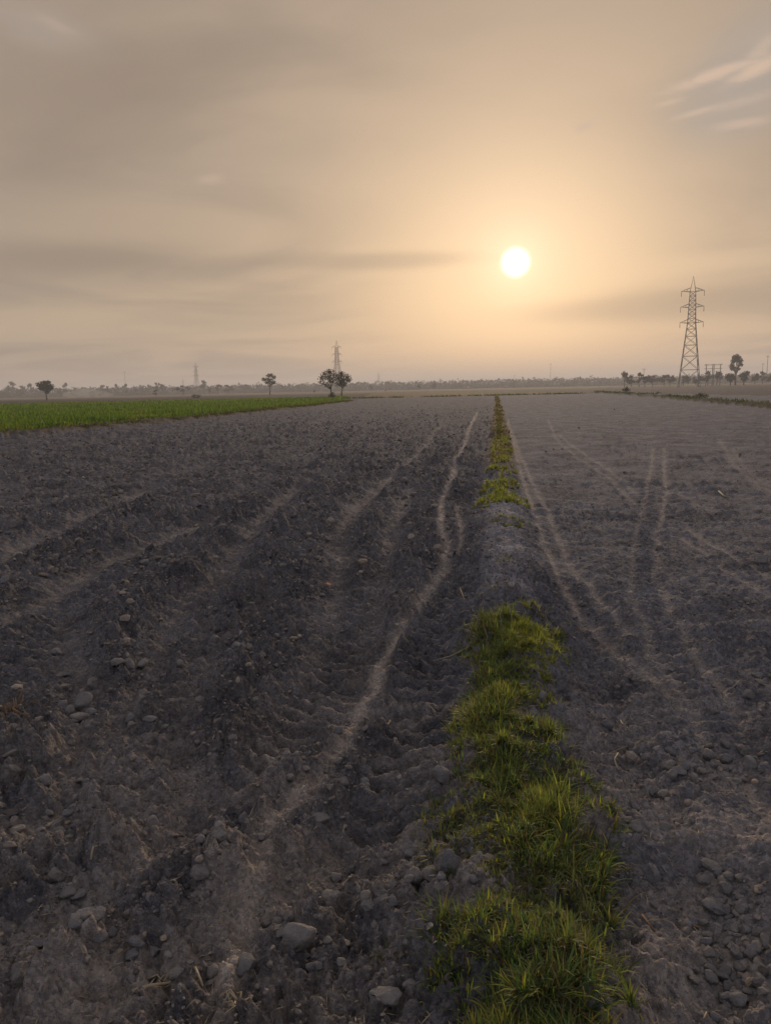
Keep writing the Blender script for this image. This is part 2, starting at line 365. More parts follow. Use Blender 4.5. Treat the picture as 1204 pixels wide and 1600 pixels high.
SOIL_A = (0.134, 0.133, 0.147); SOIL_B = (0.216, 0.213, 0.230); PALE = (0.56, 0.485, 0.42)
def soil_material():
    m, t, b = new_mat('tilled_soil')
    geo = N(t, 'ShaderNodeNewGeometry'); pos = geo.outputs['Position']
    zc = N(t, 'ShaderNodeAttribute', attribute_name='zone').outputs['Color']
    pl = N(t, 'ShaderNodeAttribute', attribute_name='pale').outputs['Fac']
    n1 = tnoise(t, pos, 1.3, 6, 0.6); n2 = tnoise(t, pos, 24, 4, 0.65); n3 = tnoise(t, pos, 160, 2, 0.5)
    f = mth(t, 'ADD', mth(t, 'MULTIPLY', smooth(t, n1, 0.32, 0.68), 0.55), mth(t, 'MULTIPLY', smooth(t, n2, 0.34, 0.66), 0.45))
    gain = mix(t, f, (0.46, 0.46, 0.48), (1.62, 1.58, 1.54))
    c = mix(t, 1.0, zc, gain, 'MULTIPLY')
    # reddish and ochre crumbs of subsoil
    c = mix(t, mth(t, 'MULTIPLY', smooth(t, tnoise(t, pos, 3.4, 6, 0.72), 0.55, 0.75), 0.5), c, (0.27, 0.215, 0.170))
    c = mix(t, mth(t, 'MULTIPLY', mth(t, 'MULTIPLY', pl, smooth(t, n3, 0.25, 0.62, 0.55, 1.0)), 0.95, clamp=True), c, PALE)
    # chaff: sparse straw-coloured specks
    v = N(t, 'ShaderNodeTexVoronoi', feature='F1'); lk(t, pos, v.inputs['Vector']); v.inputs['Scale'].default_value = 38
    spk = mth(t, 'MULTIPLY', smooth(t, v.outputs['Distance'], 0.10, 0.16, 1.0, 0.0), smooth(t, tnoise(t, pos, 9, 3), 0.56, 0.66))
    c = mix(t, mth(t, 'MULTIPLY', spk, 0.55), c, (0.42, 0.34, 0.24))
    vc = N(t, 'ShaderNodeTexVoronoi', feature='F1'); 
    wv = N(t, 'ShaderNodeTexNoise'); lk(t, pos, wv.inputs['Vector']); wv.inputs['Scale'].default_value = 70; wv.inputs['Detail'].default_value = 3
    wa = N(t, 'ShaderNodeVectorMath', operation='MULTIPLY_ADD'); lk(t, wv.outputs['Color'], wa.inputs[0]); wa.inputs[1].default_value = (0.03, 0.03, 0.03); lk(t, pos, wa.inputs[2])
    lk(t, wa.outputs[0], vc.inputs['Vector']); vc.inputs['Scale'].default_value = 85; vc.inputs['Randomness'].default_value = 1.0
    hsv = N(t, 'ShaderNodeSeparateColor'); lk(t, vc.outputs['Color'], hsv.inputs[0])
    c = mix(t, 1.0, c, mix(t, hsv.outputs[0], (0.70, 0.70, 0.73), (1.36, 1.31, 1.24)), 'MULTIPLY')
    c = mix(t, smooth(t, hsv.outputs[1], 0.84, 0.98, 0.0, 0.5), c, (0.32, 0.26, 0.19))
    lk(t, c, b.inputs['Base Color'])
    b.inputs['Roughness'].default_value = 1.0; b.inputs['Specular IOR Level'].default_value = 0.05
    vb = N(t, 'ShaderNodeTexVoronoi', feature='SMOOTH_F1'); lk(t, pos, vb.inputs['Vector']); vb.inputs['Scale'].default_value = 11
    hgt = mth(t, 'ADD', mth(t, 'ADD', mth(t, 'MULTIPLY', tnoise(t, pos, 48, 5, 0.75), 0.034), mth(t, 'MULTIPLY', n3, 0.004)), mth(t, 'MULTIPLY', vb.outputs['Distance'], -0.045))
    bm_ = N(t, 'ShaderNodeBump'); lk(t, hgt, bm_.inputs['Height']); bm_.inputs['Strength'].default_value = 0.9; bm_.inputs['Distance'].default_value = 1.0
    lk(t, bm_.outputs[0], b.inputs['Normal'])
    return m
def clod_material(attr=False):
    m, t, b = new_mat('loose_crumbs' if attr else 'dry_clod')
    geo = N(t, 'ShaderNodeNewGeometry'); pos = geo.outputs['Position']
    oi = N(t, 'ShaderNodeObjectInfo')
    n1 = tnoise(t, pos, 9, 5, 0.65); n2 = tnoise(t, pos, 70, 4, 0.65)
    c = mix(t, smooth(t, n1, 0.3, 0.7), (0.150, 0.144, 0.150), (0.250, 0.236, 0.234))
    c = mix(t, mth(t, 'MULTIPLY', oi.outputs['Random'], 0.55), c, (0.29, 0.25, 0.21))
    c = mix(t, mth(t, 'MULTIPLY', smooth(t, n2, 0.5, 0.75), 0.4), c, (0.085, 0.075, 0.07))
    if attr: c = mix(t, 1.0, c, N(t, 'ShaderNodeAttribute', attribute_name='tint').outputs['Color'], 'MULTIPLY')
    lk(t, c, b.inputs['Base Color']); b.inputs['Roughness'].default_value = 1.0; b.inputs['Specular IOR Level'].default_value = 0.05
    bm_ = N(t, 'ShaderNodeBump'); lk(t, mth(t, 'MULTIPLY', n2, 0.012), bm_.inputs['Height']); bm_.inputs['Strength'].default_value = 0.9; bm_.inputs['Distance'].default_value = 1.0
    lk(t, bm_.outputs[0], b.inputs['Normal'])
    return m
def leaf_material(name, attr=True, col=(0.06, 0.08, 0.02), trans=0.45, var=0.35):
    m, t, b = new_mat(name)
    if attr:
        c = N(t, 'ShaderNodeAttribute', attribute_name='tint').outputs['Color']
    else:
        geo = N(t, 'ShaderNodeNewGeometry')
        n = tnoise(t, geo.outputs['Position'], 0.9, 3)
        c = mix(t, smooth(t, n, 0.3, 0.7), tuple(v * (1 - var) for v in col), tuple(v * (1 + var) for v in col))
    lk(t, c, b.inputs['Base Color']); b.inputs['Roughness'].default_value = 0.6; b.inputs['Specular IOR Level'].default_value = 0.25
    tr = N(t, 'ShaderNodeBsdfTranslucent'); lk(t, mix(t, 1.0, c, (1.1, 1.2, 0.6), 'MULTIPLY'), tr.inputs[0])
    mx = N(t, 'ShaderNodeMixShader'); mx.inputs[0].default_value = trans
    lk(t, b.outputs[0], mx.inputs[1]); lk(t, tr.outputs[0], mx.inputs[2])
    lk(t, mx.outputs[0], t.nodes['Material Output'].inputs[0])
    return m
def plain_material(name, a, b_, scale=8, rough=0.85, metal=0.0):
    m, t, b = new_mat(name)
    tc = N(t, 'ShaderNodeNewGeometry')
    lk(t, mix(t, smooth(t, tnoise(t, tc.outputs['Position'], scale, 5), 0.3, 0.7), a, b_), b.inputs['Base Color'])
    b.inputs['Roughness'].default_value = rough; b.inputs['Metallic'].default_value = metal
    return m
M_SOIL = soil_material(); M_CLOD = clod_material(); M_CRUMB = clod_material(True)
M_GRASS = leaf_material('bund_grass', True, trans=0.5)
M_CROP = leaf_material('green_crop', True, trans=0.5)
M_LEAF = leaf_material('tree_leaves', False, (0.040, 0.045, 0.020), 0.25)
M_LEAFF = leaf_material('far_leaves', False, (0.040, 0.040, 0.026), 0.12)
M_BARK = plain_material('bark', (0.075, 0.058, 0.045), (0.13, 0.105, 0.085), 6)
M_STEEL = plain_material('galvanised_steel', (0.16, 0.155, 0.15), (0.24, 0.235, 0.23), 3, 0.7, 0.3)
M_POLE = plain_material('concrete_pole', (0.22, 0.20, 0.18), (0.30, 0.28, 0.25), 3)
M_PORC = plain_material('brown_porcelain', (0.06, 0.04, 0.03), (0.09, 0.06, 0.05), 3, 0.3)
M_STRAW = plain_material('dry_straw', (0.34, 0.27, 0.17), (0.46, 0.38, 0.26), 30)
M_DEAD = plain_material('dead_stem', (0.16, 0.10, 0.06), (0.26, 0.17, 0.10), 30)

# ------------------------------------------------------------------ mesh helpers
def mesh_np(name, V, Fq, mats=None, smooth_=False):
    """V (n,3), Fq (m,k) equal-sided faces"""
    me = bpy.data.meshes.new(name)
    V = np.ascontiguousarray(V, np.float32); Fq = np.ascontiguousarray(Fq, np.int32); k = Fq.shape[1]
    me.vertices.add(len(V)); me.vertices.foreach_set('co', V.ravel())
    me.loops.add(Fq.size); me.loops.foreach_set('vertex_index', Fq.ravel())
    me.polygons.add(len(Fq)); me.polygons.foreach_set('loop_start', np.arange(0, Fq.size, k, dtype=np.int32))
    try: me.polygons.foreach_set('loop_total', np.full(len(Fq), k, np.int32))
    except Exception: pass
    me.polygons.foreach_set('use_smooth', np.full(len(Fq), bool(smooth_)))
    me.update(calc_edges=True)
    for m in (mats or []): me.materials.append(m)
    return me
def col_attr(me, name, C3):
    a = me.attributes.new(name, 'FLOAT_COLOR', 'POINT')
    c = np.ones((len(C3), 4), np.float32); c[:, :3] = C3; a.data.foreach_set('color', c.ravel())
def flt_attr(me, name, v):
    a = me.attributes.new(name, 'FLOAT', 'POINT'); a.data.foreach_set('value', np.ascontiguousarray(v, np.float32))
def obj(name, me, parent=None, loc=(0, 0, 0)):
    o = bpy.data.objects.new(name, me); COL.objects.link(o); o.location = loc
    if parent is not None: o.parent = parent
    return o
def tag(o, label, cat=None, group=None, kind=None):
    if label: o['label'] = label
    if cat: o['category'] = cat
    if group: o['group'] = group
    if kind: o['kind'] = kind
    return o
def thing(name, label, cat, loc, group=None, rz=0.0):
    e = bpy.data.objects.new(name, None); COL.objects.link(e); e.location = loc; e.rotation_euler = (0, 0, rz); e.empty_display_size = 0.2
    return tag(e, label, cat, group)
def copy_tree(o, loc, rz=0.0, scale=1.0):
    c = o.copy(); COL.objects.link(c); c.location = loc; c.rotation_euler = (0, 0, rz)
    c.scale = (scale,) * 3 if not isinstance(scale, tuple) else scale
    for ch in o.children:
        k = ch.copy(); COL.objects.link(k); k.parent = c
        for g in ch.children:
            k2 = g.copy(); COL.objects.link(k2); k2.parent = k
    return c

# ------------------------------------------------------------------ ground: one sheet out to the horizon
def build_ground():
    half = math.radians(42); NC = 700
    az = np.concatenate([np.linspace(-half, half, NC), np.linspace(half, 2 * np.pi - half, 66)[1:-1]])
    a = np.linspace(math.radians(52), math.atan(CAMZ / 170.0), 820)
    rr = np.concatenate([np.linspace(0.25, CAMZ / math.tan(math.radians(52)), 16)[:-1], CAMZ / np.tan(a), np.geomspace(170, 4200, 46)[1:]])
    Rr, A = np.meshgrid(rr, az, indexing='ij')
    x = (Rr * np.sin(A)).ravel(); y = (Rr * np.cos(A)).ravel(); r = Rr.ravel()
    z, pale, flat, t, rough = land(x, y, r)
    nr, na = len(rr), len(az)
    zone = np.empty((len(x), 3)); zone[:] = [0.5 * (p + q) for p, q in zip(SOIL_A, SOIL_B)]
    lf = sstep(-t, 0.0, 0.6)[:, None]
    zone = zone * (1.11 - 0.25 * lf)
    dusty = (1 - sstep(r, 1.9, 5.0)) * np.clip(0.62 + 1.3 * fbm(x * 2.4, y * 2.4, 78, 5), 0.0, 1.0)  # dusty brown patches, with brighter light near the camera painted into the colour
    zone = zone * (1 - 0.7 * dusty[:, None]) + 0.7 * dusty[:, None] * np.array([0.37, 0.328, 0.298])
    # bare, wind-dried crust on the bund's crown
    crown = np.exp(-(np.abs(t) / 0.20) ** 3) * sstep(y, 4.9, 6.0) * sstep(-y, -11.5, -9.5)
    pale = np.maximum(pale, 0.0)
    zone = zone * (1 - crown[:, None]) + crown[:, None] * np.array([0.37, 0.36, 0.38])
    far_b = np.exp(-(np.abs(t) / 0.32) ** 3) * sstep(y, 13, 17) * (y < FARY)
    zone = zone * (1 - far_b[:, None]) + far_b[:, None] * np.array([0.20, 0.135, 0.065])
    rb_y = np.interp(x, RB[:, 0], RB[:, 1]); beyond = (y > FARY) & (x < RB[0, 0]) | (y > rb_y) & (x >= RB[0, 0])
    lbx = far_left_x(np.clip(y, LB[0, 1], LB[-1, 1])); leftout = (x < lbx) & (y > 5)
    stub = np.array([0.185, 0.145, 0.070]); plough = np.array([0.115, 0.098, 0.085]); green = np.array([0.045, 0.058, 0.018])
    strip = (np.floor((y + 0.15 * x) / 95 + 0.6 * perlin(x / 300, y / 300, 71)).astype(int) % 3)
    fz = np.where((strip == 0)[:, None], plough, stub) * (1 + 0.25 * perlin(x / 40, y / 40, 72))[:, None]
    rb2y = np.interp(x, RB2[:, 0], RB2[:, 1])
    mid_r = beyond & (x > RB[0, 0]) & (y < FARY + 150)
    zone = np.where(beyond[:, None], fz, zone)
    zone = np.where(mid_r[:, None], np.array([0.135, 0.122, 0.118]), zone)
    zone = np.where((leftout & (y < CROP_BACK + 14))[:, None], np.array([0.095, 0.085, 0.08]), zone)
    cfx = crop_front_x(np.clip(y, CROPF[0, 1], CROPF[-1, 1]))
    incrop = (x < cfx) & (y > CROPF[0, 1]) & (y < CROP_BACK)
    zone = np.where(incrop[:, None], green, zone)
    dk = leftout & (y >= CROP_BACK) & (y < CROP_BACK + 160)
    zone = np.where(dk[:, None], np.array([0.085, 0.070, 0.052]), zone)
    qq, _ = along_far(x, y, RB); zone = np.where((qq < 0.9)[:, None], np.array([0.06, 0.05, 0.03]), zone)
    qq, _ = along_far(x, y, RB2); zone = np.where((qq < 0.9)[:, None], np.array([0.06, 0.052, 0.03]), zone)
    qq, _ = along_far(x, y, LB); zone = np.where((qq < 0.45)[:, None], np.array([0.15, 0.12, 0.065]), zone)
    endb = (np.abs(y - FARY - 1.0 - 0.02 * x) < 1.4) & (x > LB[-1, 0] - 5) & (x < RB[0, 0] + 3)
    zone = np.where(endb[:, None], np.array([0.06, 0.055, 0.028]), zone)
    V = np.stack([x, y, z], 1)
    V = np.concatenate([V, [[0, 0, float(np.mean(z[:na]))]]])
    i = np.arange(nr - 1)[:, None] * na; j = np.arange(na)[None, :]; j2 = (j + 1) % na
    Q = np.stack([i + j, i + j2, i + na + j2, i + na + j], -1).reshape(-1, 4)[:, ::-1]
    me = bpy.data.meshes.new('ground')
    cen = len(V) - 1
    tri = np.stack([np.full(na, cen), np.arange(na), (np.arange(na) + 1) % na], 1)[:, ::-1]
    me.vertices.add(len(V)); me.vertices.foreach_set('co', V.astype(np.float32).ravel())
    li = np.concatenate([Q.ravel(), tri.ravel()]).astype(np.int32)
    me.loops.add(len(li)); me.loops.foreach_set('vertex_index', li)
    ls = np.concatenate([np.arange(len(Q)) * 4, len(Q) * 4 + np.arange(na) * 3]).astype(np.int32)
    me.polygons.add(len(ls)); me.polygons.foreach_set('loop_start', ls)
    me.polygons.foreach_set('use_smooth', np.ones(len(ls), bool))
    me.update(calc_edges=True); me.validate()
    me.materials.append(M_SOIL)
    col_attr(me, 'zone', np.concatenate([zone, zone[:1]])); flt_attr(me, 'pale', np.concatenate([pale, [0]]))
    o = obj('ground', me); o['kind'] = 'structure'; o['label'] = 'dark grey tilled soil with pale wheel tracks reaching to the hazy horizon'
    return o
build_ground()

# ------------------------------------------------------------------ blades of grass, batched
def blades(bx, by, bz, length, width, az, lean, tint, seg=3):
    """curved tapering blades; all arrays of n. Returns V, F(tri/quads as quads), colours"""
    n = len(bx)
    ks = np.linspace(0, 1, seg + 1)
    dx, dy = np.cos(az), np.sin(az); sx, sy = -dy, dx
    V = np.zeros((n, (seg + 1) * 2, 3)); Cc = np.zeros((n, (seg + 1) * 2, 3))
    for k, s in enumerate(ks):
        ang = lean * (0.35 + 0.65 * s)
        h = length * s * np.cos(ang); o = length * s * np.sin(ang)
        w = width * 0.5 * (1 - s ** 1.6 * 0.93)
        for q, sg in enumerate((-1, 1)):
            V[:, k * 2 + q, 0] = bx + dx * o + sg * sx * w; V[:, k * 2 + q, 1] = by + dy * o + sg * sy * w; V[:, k * 2 + q, 2] = bz + h
            Cc[:, k * 2 + q] = tint
    base = (np.arange(n) * (seg + 1) * 2)[:, None]
    Fs = [np.stack([base[:, 0] + 2 * k, base[:, 0] + 2 * k + 1, base[:, 0] + 2 * k + 3, base[:, 0] + 2 * k + 2], 1) for k in range(seg)]
    return V.reshape(-1, 3), np.concatenate(Fs), Cc.reshape(-1, 3)
def grass_obj(name, parts, mat, label, cat='grass'):
    Vs, Fs, Cs = [], [], []; off = 0
    for V, Fq, Cc in parts:
        Vs.append(V); Fs.append(Fq + off); Cs.append(Cc); off += len(V)
    me = mesh_np(name, np.concatenate(Vs), np.concatenate(Fs), [mat]); col_attr(me, 'tint', np.concatenate(Cs))
    return tag(obj(name, me), label, cat, kind='stuff')

GREEN = np.array([0.195, 0.250, 0.070]); YELL = np.array([0.42, 0.41, 0.085]); DEEP = np.array([0.105, 0.160, 0.070]); DRY = np.array([0.22, 0.150, 0.070])
def tints(n, wg, wy, wd, wr):
    k = RNG.choice(4, n, p=np.array([wg, wy, wd, wr]) / (wg + wy + wd + wr))
    base = np.stack([GREEN, YELL, DEEP, DRY])[k]
    return base * RNG.uniform(0.75, 1.3, (n, 1)) * RNG.uniform(0.9, 1.1, (n, 3))
def bund_patch(y0, y1, half, nclump, nb, L, Wd, mixw, edge=None, skip=None, z_bias=0.0):
    cy = RNG.uniform(y0, y1, nclump); ct = RNG.normal(0, 0.5, nclump).clip(-1, 1)
    hw = half(cy) if callable(half) else np.full(nclump, half)
    ct = ct * hw
    cen = bund_x(cy)
    keep = fbm(cy * 1.9, ct * 2.5 + 4, 201, 2) > -0.52
    if skip is not None: keep &= ~skip(cy, ct)
    cy, ct, cen = cy[keep], ct[keep], cen[keep]; n = len(cy)
    vig = np.clip(0.9 + 0.9 * fbm(cy * 1.7, ct * 3 + 9, 211, 2), 0.45, 1.5)
    m = nb
    bx = np.repeat(cen + ct, m); by = np.repeat(cy, m)
    az = RNG.uniform(0, 2 * np.pi, n * m); rad = np.abs(RNG.normal(0, 0.022, n * m))
    bx = bx + np.cos(az) * rad; by = by + np.sin(az) * rad
    bz = land(bx, by)[0] - 0.006 + z_bias
    ln = np.repeat(vig, m) * RNG.uniform(0.45, 1.15, n * m) * L
    lean = np.clip(RNG.normal(0.72, 0.36, n * m) + rad * 6, 0.05, 1.5)
    az2 = az + RNG.normal(0, 0.5, n * m)
    # clump-wise colour: yellowing, green or dry tufts
    yv = np.repeat(fbm(cy * 1.3, ct * 2 + 2, 221, 2), m)
    tn = tints(n * m, *mixw)
    yl = sstep(yv, 0.05, 0.55)[:, None] * (0.0 if mixw[3] >= 4 else 1.0); tn = tn * (1 - 0.55 * yl) + 0.55 * yl * YELL
    dr = sstep(-yv, 0.25, 0.6)[:, None]; tn = tn * (1 - 0.5 * dr) + 0.5 * dr * (0.5 * DRY + 0.5 * DEEP)
    return blades(bx, by, bz, ln, RNG.uniform(0.6, 1.3, n * m) * Wd, az2, lean, tn)
yN0 = 0.75; yGap = G(800, 955, BZ)[1]; yMid0 = G(784, 788, BZ)[1]; yMid1 = G(784, 690, BZ)[1]
print('bund near end', yGap, 'mid patch', yMid0, yMid1)
yCut = G(830, 1105, BZ)[1]
def near_half(y): return 0.255 + 0.05 * np.sin(y * 3.1) + 0.04 * np.sin(y * 7.7 + 1)
parts = [bund_patch(yN0, yGap - 0.35, near_half, 1700, 30, 0.066, 0.0062, (3.0, 1.7, 3.2, 2.3), skip=lambda y, t: (np.abs(y - yCut) < 0.10) & (t > 0.02)),
         bund_patch(yGap - 0.55, yGap + 0.10, 0.24, 110, 24, 0.05, 0.006, (2, 0.8, 2, 3)), bund_patch(yGap - 0.1, yGap + 0.5, 0.24, 26, 14, 0.04, 0.006, (1, 0.4, 1.5, 4)), bund_patch(yN0, yGap, 0.40, 90, 14, 0.045, 0.006, (1.5, 0.6, 2, 3))]
grass_obj('grass', parts, M_GRASS, 'dense green and yellowing grass covering the low bund nearest the camera')
mid = [bund_patch(yMid0, yMid0 + 0.9, 0.34, 110, 26, 0.08, 0.013, (2, 4, 1.5, 1.5)), bund_patch(yMid0 + 1.2, yMid0 + 2.4, 0.26, 110, 24, 0.08, 0.014, (2, 4, 1.5, 1.5)),
       bund_patch(yMid0 + 2.4, yMid1 + 2, 0.26, 170, 24, 0.09, 0.016, (1.5, 3.5, 1.2, 3))]
grass_obj('grass', mid, M_GRASS, 'yellow green grass tufts on the bund past its bare grey stretch')
yb = G(790, 818, BZ)[1]; yb2 = G(785, 880, BZ)[1]
grass_obj('grass', [bund_patch(yb - 0.25, yb + 0.25, 0.30, 40, 24, 0.05, 0.008, (1.5, 1.5, 1.5, 4)), bund_patch(yb2 - 0.12, yb2 + 0.10, 0.10, 9, 20, 0.05, 0.007, (2, 2, 1, 2))], M_GRASS, 'thin brown grass on the bare grey stretch of the bund')
grass_obj('grass', [bund_patch(yMid1 + 1, 45, 0.27, 260, 16, 0.10, 0.028, (0.8, 0.35, 0.8, 4)), bund_patch(45, 130, 0.30, 300, 12, 0.13, 0.06, (0.5, 0.2, 0.6, 4))], M_GRASS, 'rusty dry grass on the bund running to its far end')

# the green crop at the left and the dry grass on its bund
def crop():
    n = 30000
    y0, y1 = CROPF[0, 1] * 0.8, CROP_BACK
    r = np.exp(RNG.uniform(math.log(24), math.log(CROP_BACK * 1.45), n * 4)); a = RNG.uniform(math.radians(-48), math.radians(2), n * 4)
    x = r * np.sin(a); y = r * np.cos(a)
    cf = crop_front_x(np.clip(y, CROPF[0, 1], CROPF[-1, 1])) + 0.35 * perlin(y * 0.35, x * 0.1, 301)
    k = (x < cf) & (y > CROPF[0, 1] * 0.9) & (y < CROP_BACK) & (x > -130)
    x, y, r, cf = x[k][:n], y[k][:n], r[k][:n], cf[k][:n]; n = len(x)
    m = 3
    den = fbm(x * 0.16, y * 0.16, 311, 3)
    hgt = np.clip(0.36 * (1 + 0.5 * den) * sstep(cf - x, -0.1, 1.4).clip(0.35, 1), 0.10, 0.6)
    bx = np.repeat(x, m) + RNG.normal(0, 0.0016, n * m) * np.repeat(r, m); by = np.repeat(y, m) + RNG.normal(0, 0.0016, n * m) * np.repeat(r, m)
    tn = np.array([0.125, 0.195, 0.018]) * RNG.uniform(0.55, 1.5, (n * m, 1)) * RNG.uniform(0.92, 1.08, (n * m, 3))
    yel = sstep(np.repeat(fbm(x * 0.3 + 5, y * 0.3, 321, 2), m), 0.1, 0.7)[:, None]
    tn = tn * (1 - 0.7 * yel) + 0.7 * yel * np.array([0.27, 0.275, 0.035])
    zz = np.zeros(n * m) - 0.01
    wd = np.clip(np.repeat(r, m) * 0.0020, 0.035, 0.34) * RNG.uniform(0.6, 1.4, n * m)
    return blades(bx, by, zz, np.repeat(hgt, m) * RNG.uniform(0.6, 1.2, n * m), wd, RNG.uniform(0, 6.28, n * m), np.clip(RNG.normal(0.35, 0.25, n * m), 0, 1.2), tn, 2)
grass_obj('crop', [crop()], M_CROP, 'bright green knee-high crop in the field at the left', 'crop')
def bund_tufts(pts, n, hw, L, wfac, mixw, lo=0.0, hi=1.0, ins=-5):
    seg = np.hypot(*np.diff(pts, axis=0).T); cum = np.concatenate([[0], np.cumsum(seg)])
    # even along the view, not along the metre: denser where it is nearer
    rr = np.hypot(pts[:, 0], pts[:, 1]); u = RNG.uniform(lo, hi, n)
    q = np.interp(u * (1), np.linspace(0, 1, 400), np.interp(np.linspace(math.log(rr[0]), math.log(rr[-1]), 400), np.log(rr), cum) if rr[-1] > rr[0] else np.linspace(0, cum[-1], 400))
    keep = perlin(q * 0.5, q * 0.1, 401) > -0.12; q = q[keep]; n = len(q)
    x = np.interp(q, cum, pts[:, 0]) + RNG.normal(0, hw, n); y = np.interp(q, cum, pts[:, 1]) + RNG.normal(0, hw, n)
    z = land(x, y, full=False)[0] - 0.02; r = np.hypot(x, y)
    return blades(x, y, z, L * RNG.uniform(0.4, 1.2, n), np.clip(r * wfac, 0.02, 0.4) * RNG.uniform(.6, 1.4, n), RNG.uniform(0, 6.28, n), np.clip(RNG.normal(0.6, 0.3, n), 0, 1.4), tints(n, *mixw) * 0.62, 2)
grass_obj('grass', [bund_tufts(LB, 9000, 0.20, 0.17, 0.0011, (1.2, 0.0, 2.5, 4))], M_GRASS, 'dry brown grass on the narrow bund in front of the green crop')
grass_obj('grass', [bund_tufts(RB, 2800, 0.40, 0.24, 0.0010, (0.15, 0.0, 4, 0.8)), bund_tufts(RB2, 1600, 0.40, 0.22, 0.0010, (0.15, 0.0, 4, 0.8))], M_GRASS, 'dark low weeds on the bunds at the right edge of the field')
endp = np.array([[LB[-1, 0] - 4, FARY - 4.0], [RB[0, 0], FARY + 1.5]])
grass_obj('grass', [bund_tufts(endp, 2500, 0.7, 0.4, 0.0011, (0.8, 0.4, 3, 1.5))], M_GRASS, 'olive weeds along the far end of the tilled field')

# ------------------------------------------------------------------ clods and stones
def clod_mesh(seed, sub, name='soil_clod', rough=0.34, flat=0.74, angular=0.62):
    rs = np.random.default_rng(seed)
    bm = bmesh.new(); bmesh.ops.create_icosphere(bm, subdivisions=sub, radius=1.0)
    V = np.array([v.co[:] for v in bm.verts]); Fc = np.array([[v.index for v in f.verts] for f in bm.faces]); bm.free()
    for _ in range(11):       # shear off planes to give broken faces
        d = rs.normal(size=3); d /= np.linalg.norm(d); c = rs.uniform(0.55, 0.92)
        s = V @ d; V = V - np.outer(np.maximum(s - c, 0) * angular * 1.6, d)
    lump = sum(rs.uniform(0.3, 1) * np.sin(V @ rs.normal(0, 1 + k * 1.7, 3) + rs.uniform(0, 6)) / (1 + k) for k in range(7))
    V = V * (1 + rough * 0.45 * lump)[:, None]
    V = V + rs.normal(0, 0.03, V.shape)
    V = V / np.abs(V).max() * np.array([rs.uniform(0.95, 1.1), rs.uniform(0.75, 1.0), flat * rs.uniform(0.85, 1.2)]) * 1.08
    return V, Fc
lay = []
def field_ok(x, y, lim=0.3):
    z, pale, flat, t, rough = land(x, y)
    global _rough
    _rough = rough
    return z, np.clip(np.maximum(flat, pale * 1.6), 0, 1), t
NEARV = [clod_mesh(900 + k, 3) for k in range(8)]
clod_meshes = [mesh_np('soil_clod', V, Fc, [M_CLOD], True) for V, Fc in NEARV]
MIDV = [clod_mesh(930 + k, 2) for k in range(10)]; FARV = [clod_mesh(960 + k, 1) for k in range(10)]

BIG = [  # px, py (centre of the clod), width px, label, aspect
 (135, 1443, 56, 'large rounded grey clod near the lower left corner, biggest there'),
 (380, 1494, 38, 'buff rounded clod with a crusted top, standing alone at the lower left'),
 (466, 1466, 50, 'crumbly pale clod breaking up left of the near grass'),
 (702, 1378, 46, 'tall pale clod leaning into the left edge of the grass'),
 (674, 1384, 32, 'middle clod of the three beside the left edge of the grass'),
 (646, 1390, 28, 'leftmost clod of the three beside the left edge of the grass'),
 (690, 1222, 30, 'pale blue grey clod touching the left side of the grass'),
 (372, 1028, 22, 'smooth pale stone-like clod lying alone in the middle of the left field'),
 (146, 1050, 26, 'grey clod uppermost of the cluster left of the rut'),
 (130, 1080, 28, 'dull square-edged clod just above the pale topped one at left'),
 (126, 1101, 30, 'clod with a pale flat top in the left field'),
 (1018, 1353, 34, 'round grey clod standing alone right of the near grass'),
 (1112, 1357, 28, 'pale rounded clod at the top of the heap at lower right'),
 (1118, 1408, 32, 'half buried broad clod in the heap at lower right'),
 (1131, 1490, 24, 'upright egg-shaped clod in the heap at lower right'),
 (1152, 1527, 20, 'smooth oval clod at the lower end of the heap at right'),
 (602, 1578, 46, 'flat broken slab of crust at the bottom edge left of the grass'),
 (238, 1277, 20, 'pale oval clod on the smooth rut at left'),
 (58, 1452, 30, 'wedge-shaped clod beside the biggest clod at lower left'),
 (30, 1500, 36, 'brown pointed clod at the left edge near the bottom'),
 (120, 1372, 26, 'paler of two clods above the biggest clod at lower left'),
 (90, 1360, 24, 'clod left of the paler one above the biggest clod'),
 (845, 1100, 18, 'small pale stone in the notch of the grass on its right side'),
 (640, 1555, 26, 'low pale lump of crust at the bottom edge beside the grass'),
 (64, 707, 16, 'pale lump far off on the left field below the dry bund'),
]
def place_clod(px, py, w, k, zc=0.02, flatf=1.0):
    x, y = G(px, py, zc); dist = math.sqrt(x * x + y * y + CAMZ ** 2)
    s = w / F * dist * 0.5
    z = float(ground_z(x, y)[0])
    return x, y, z + s * 0.30, s
for k, (px, py, w, lab) in enumerate(BIG):
    x, y, z, s = place_clod(px, py + w * 0.2, w, k, 0.03)
    o = obj('soil_clod', clod_meshes[k % 8], None, (x, y, z))
    o.scale = (s, s, s * (0.55 if 'flat' in lab or 'low' in lab else 1.15)); o.rotation_euler = (random.uniform(-.3, .3), random.uniform(-.3, .3), random.uniform(0, 6.28))
    tag(o, lab, 'clod')
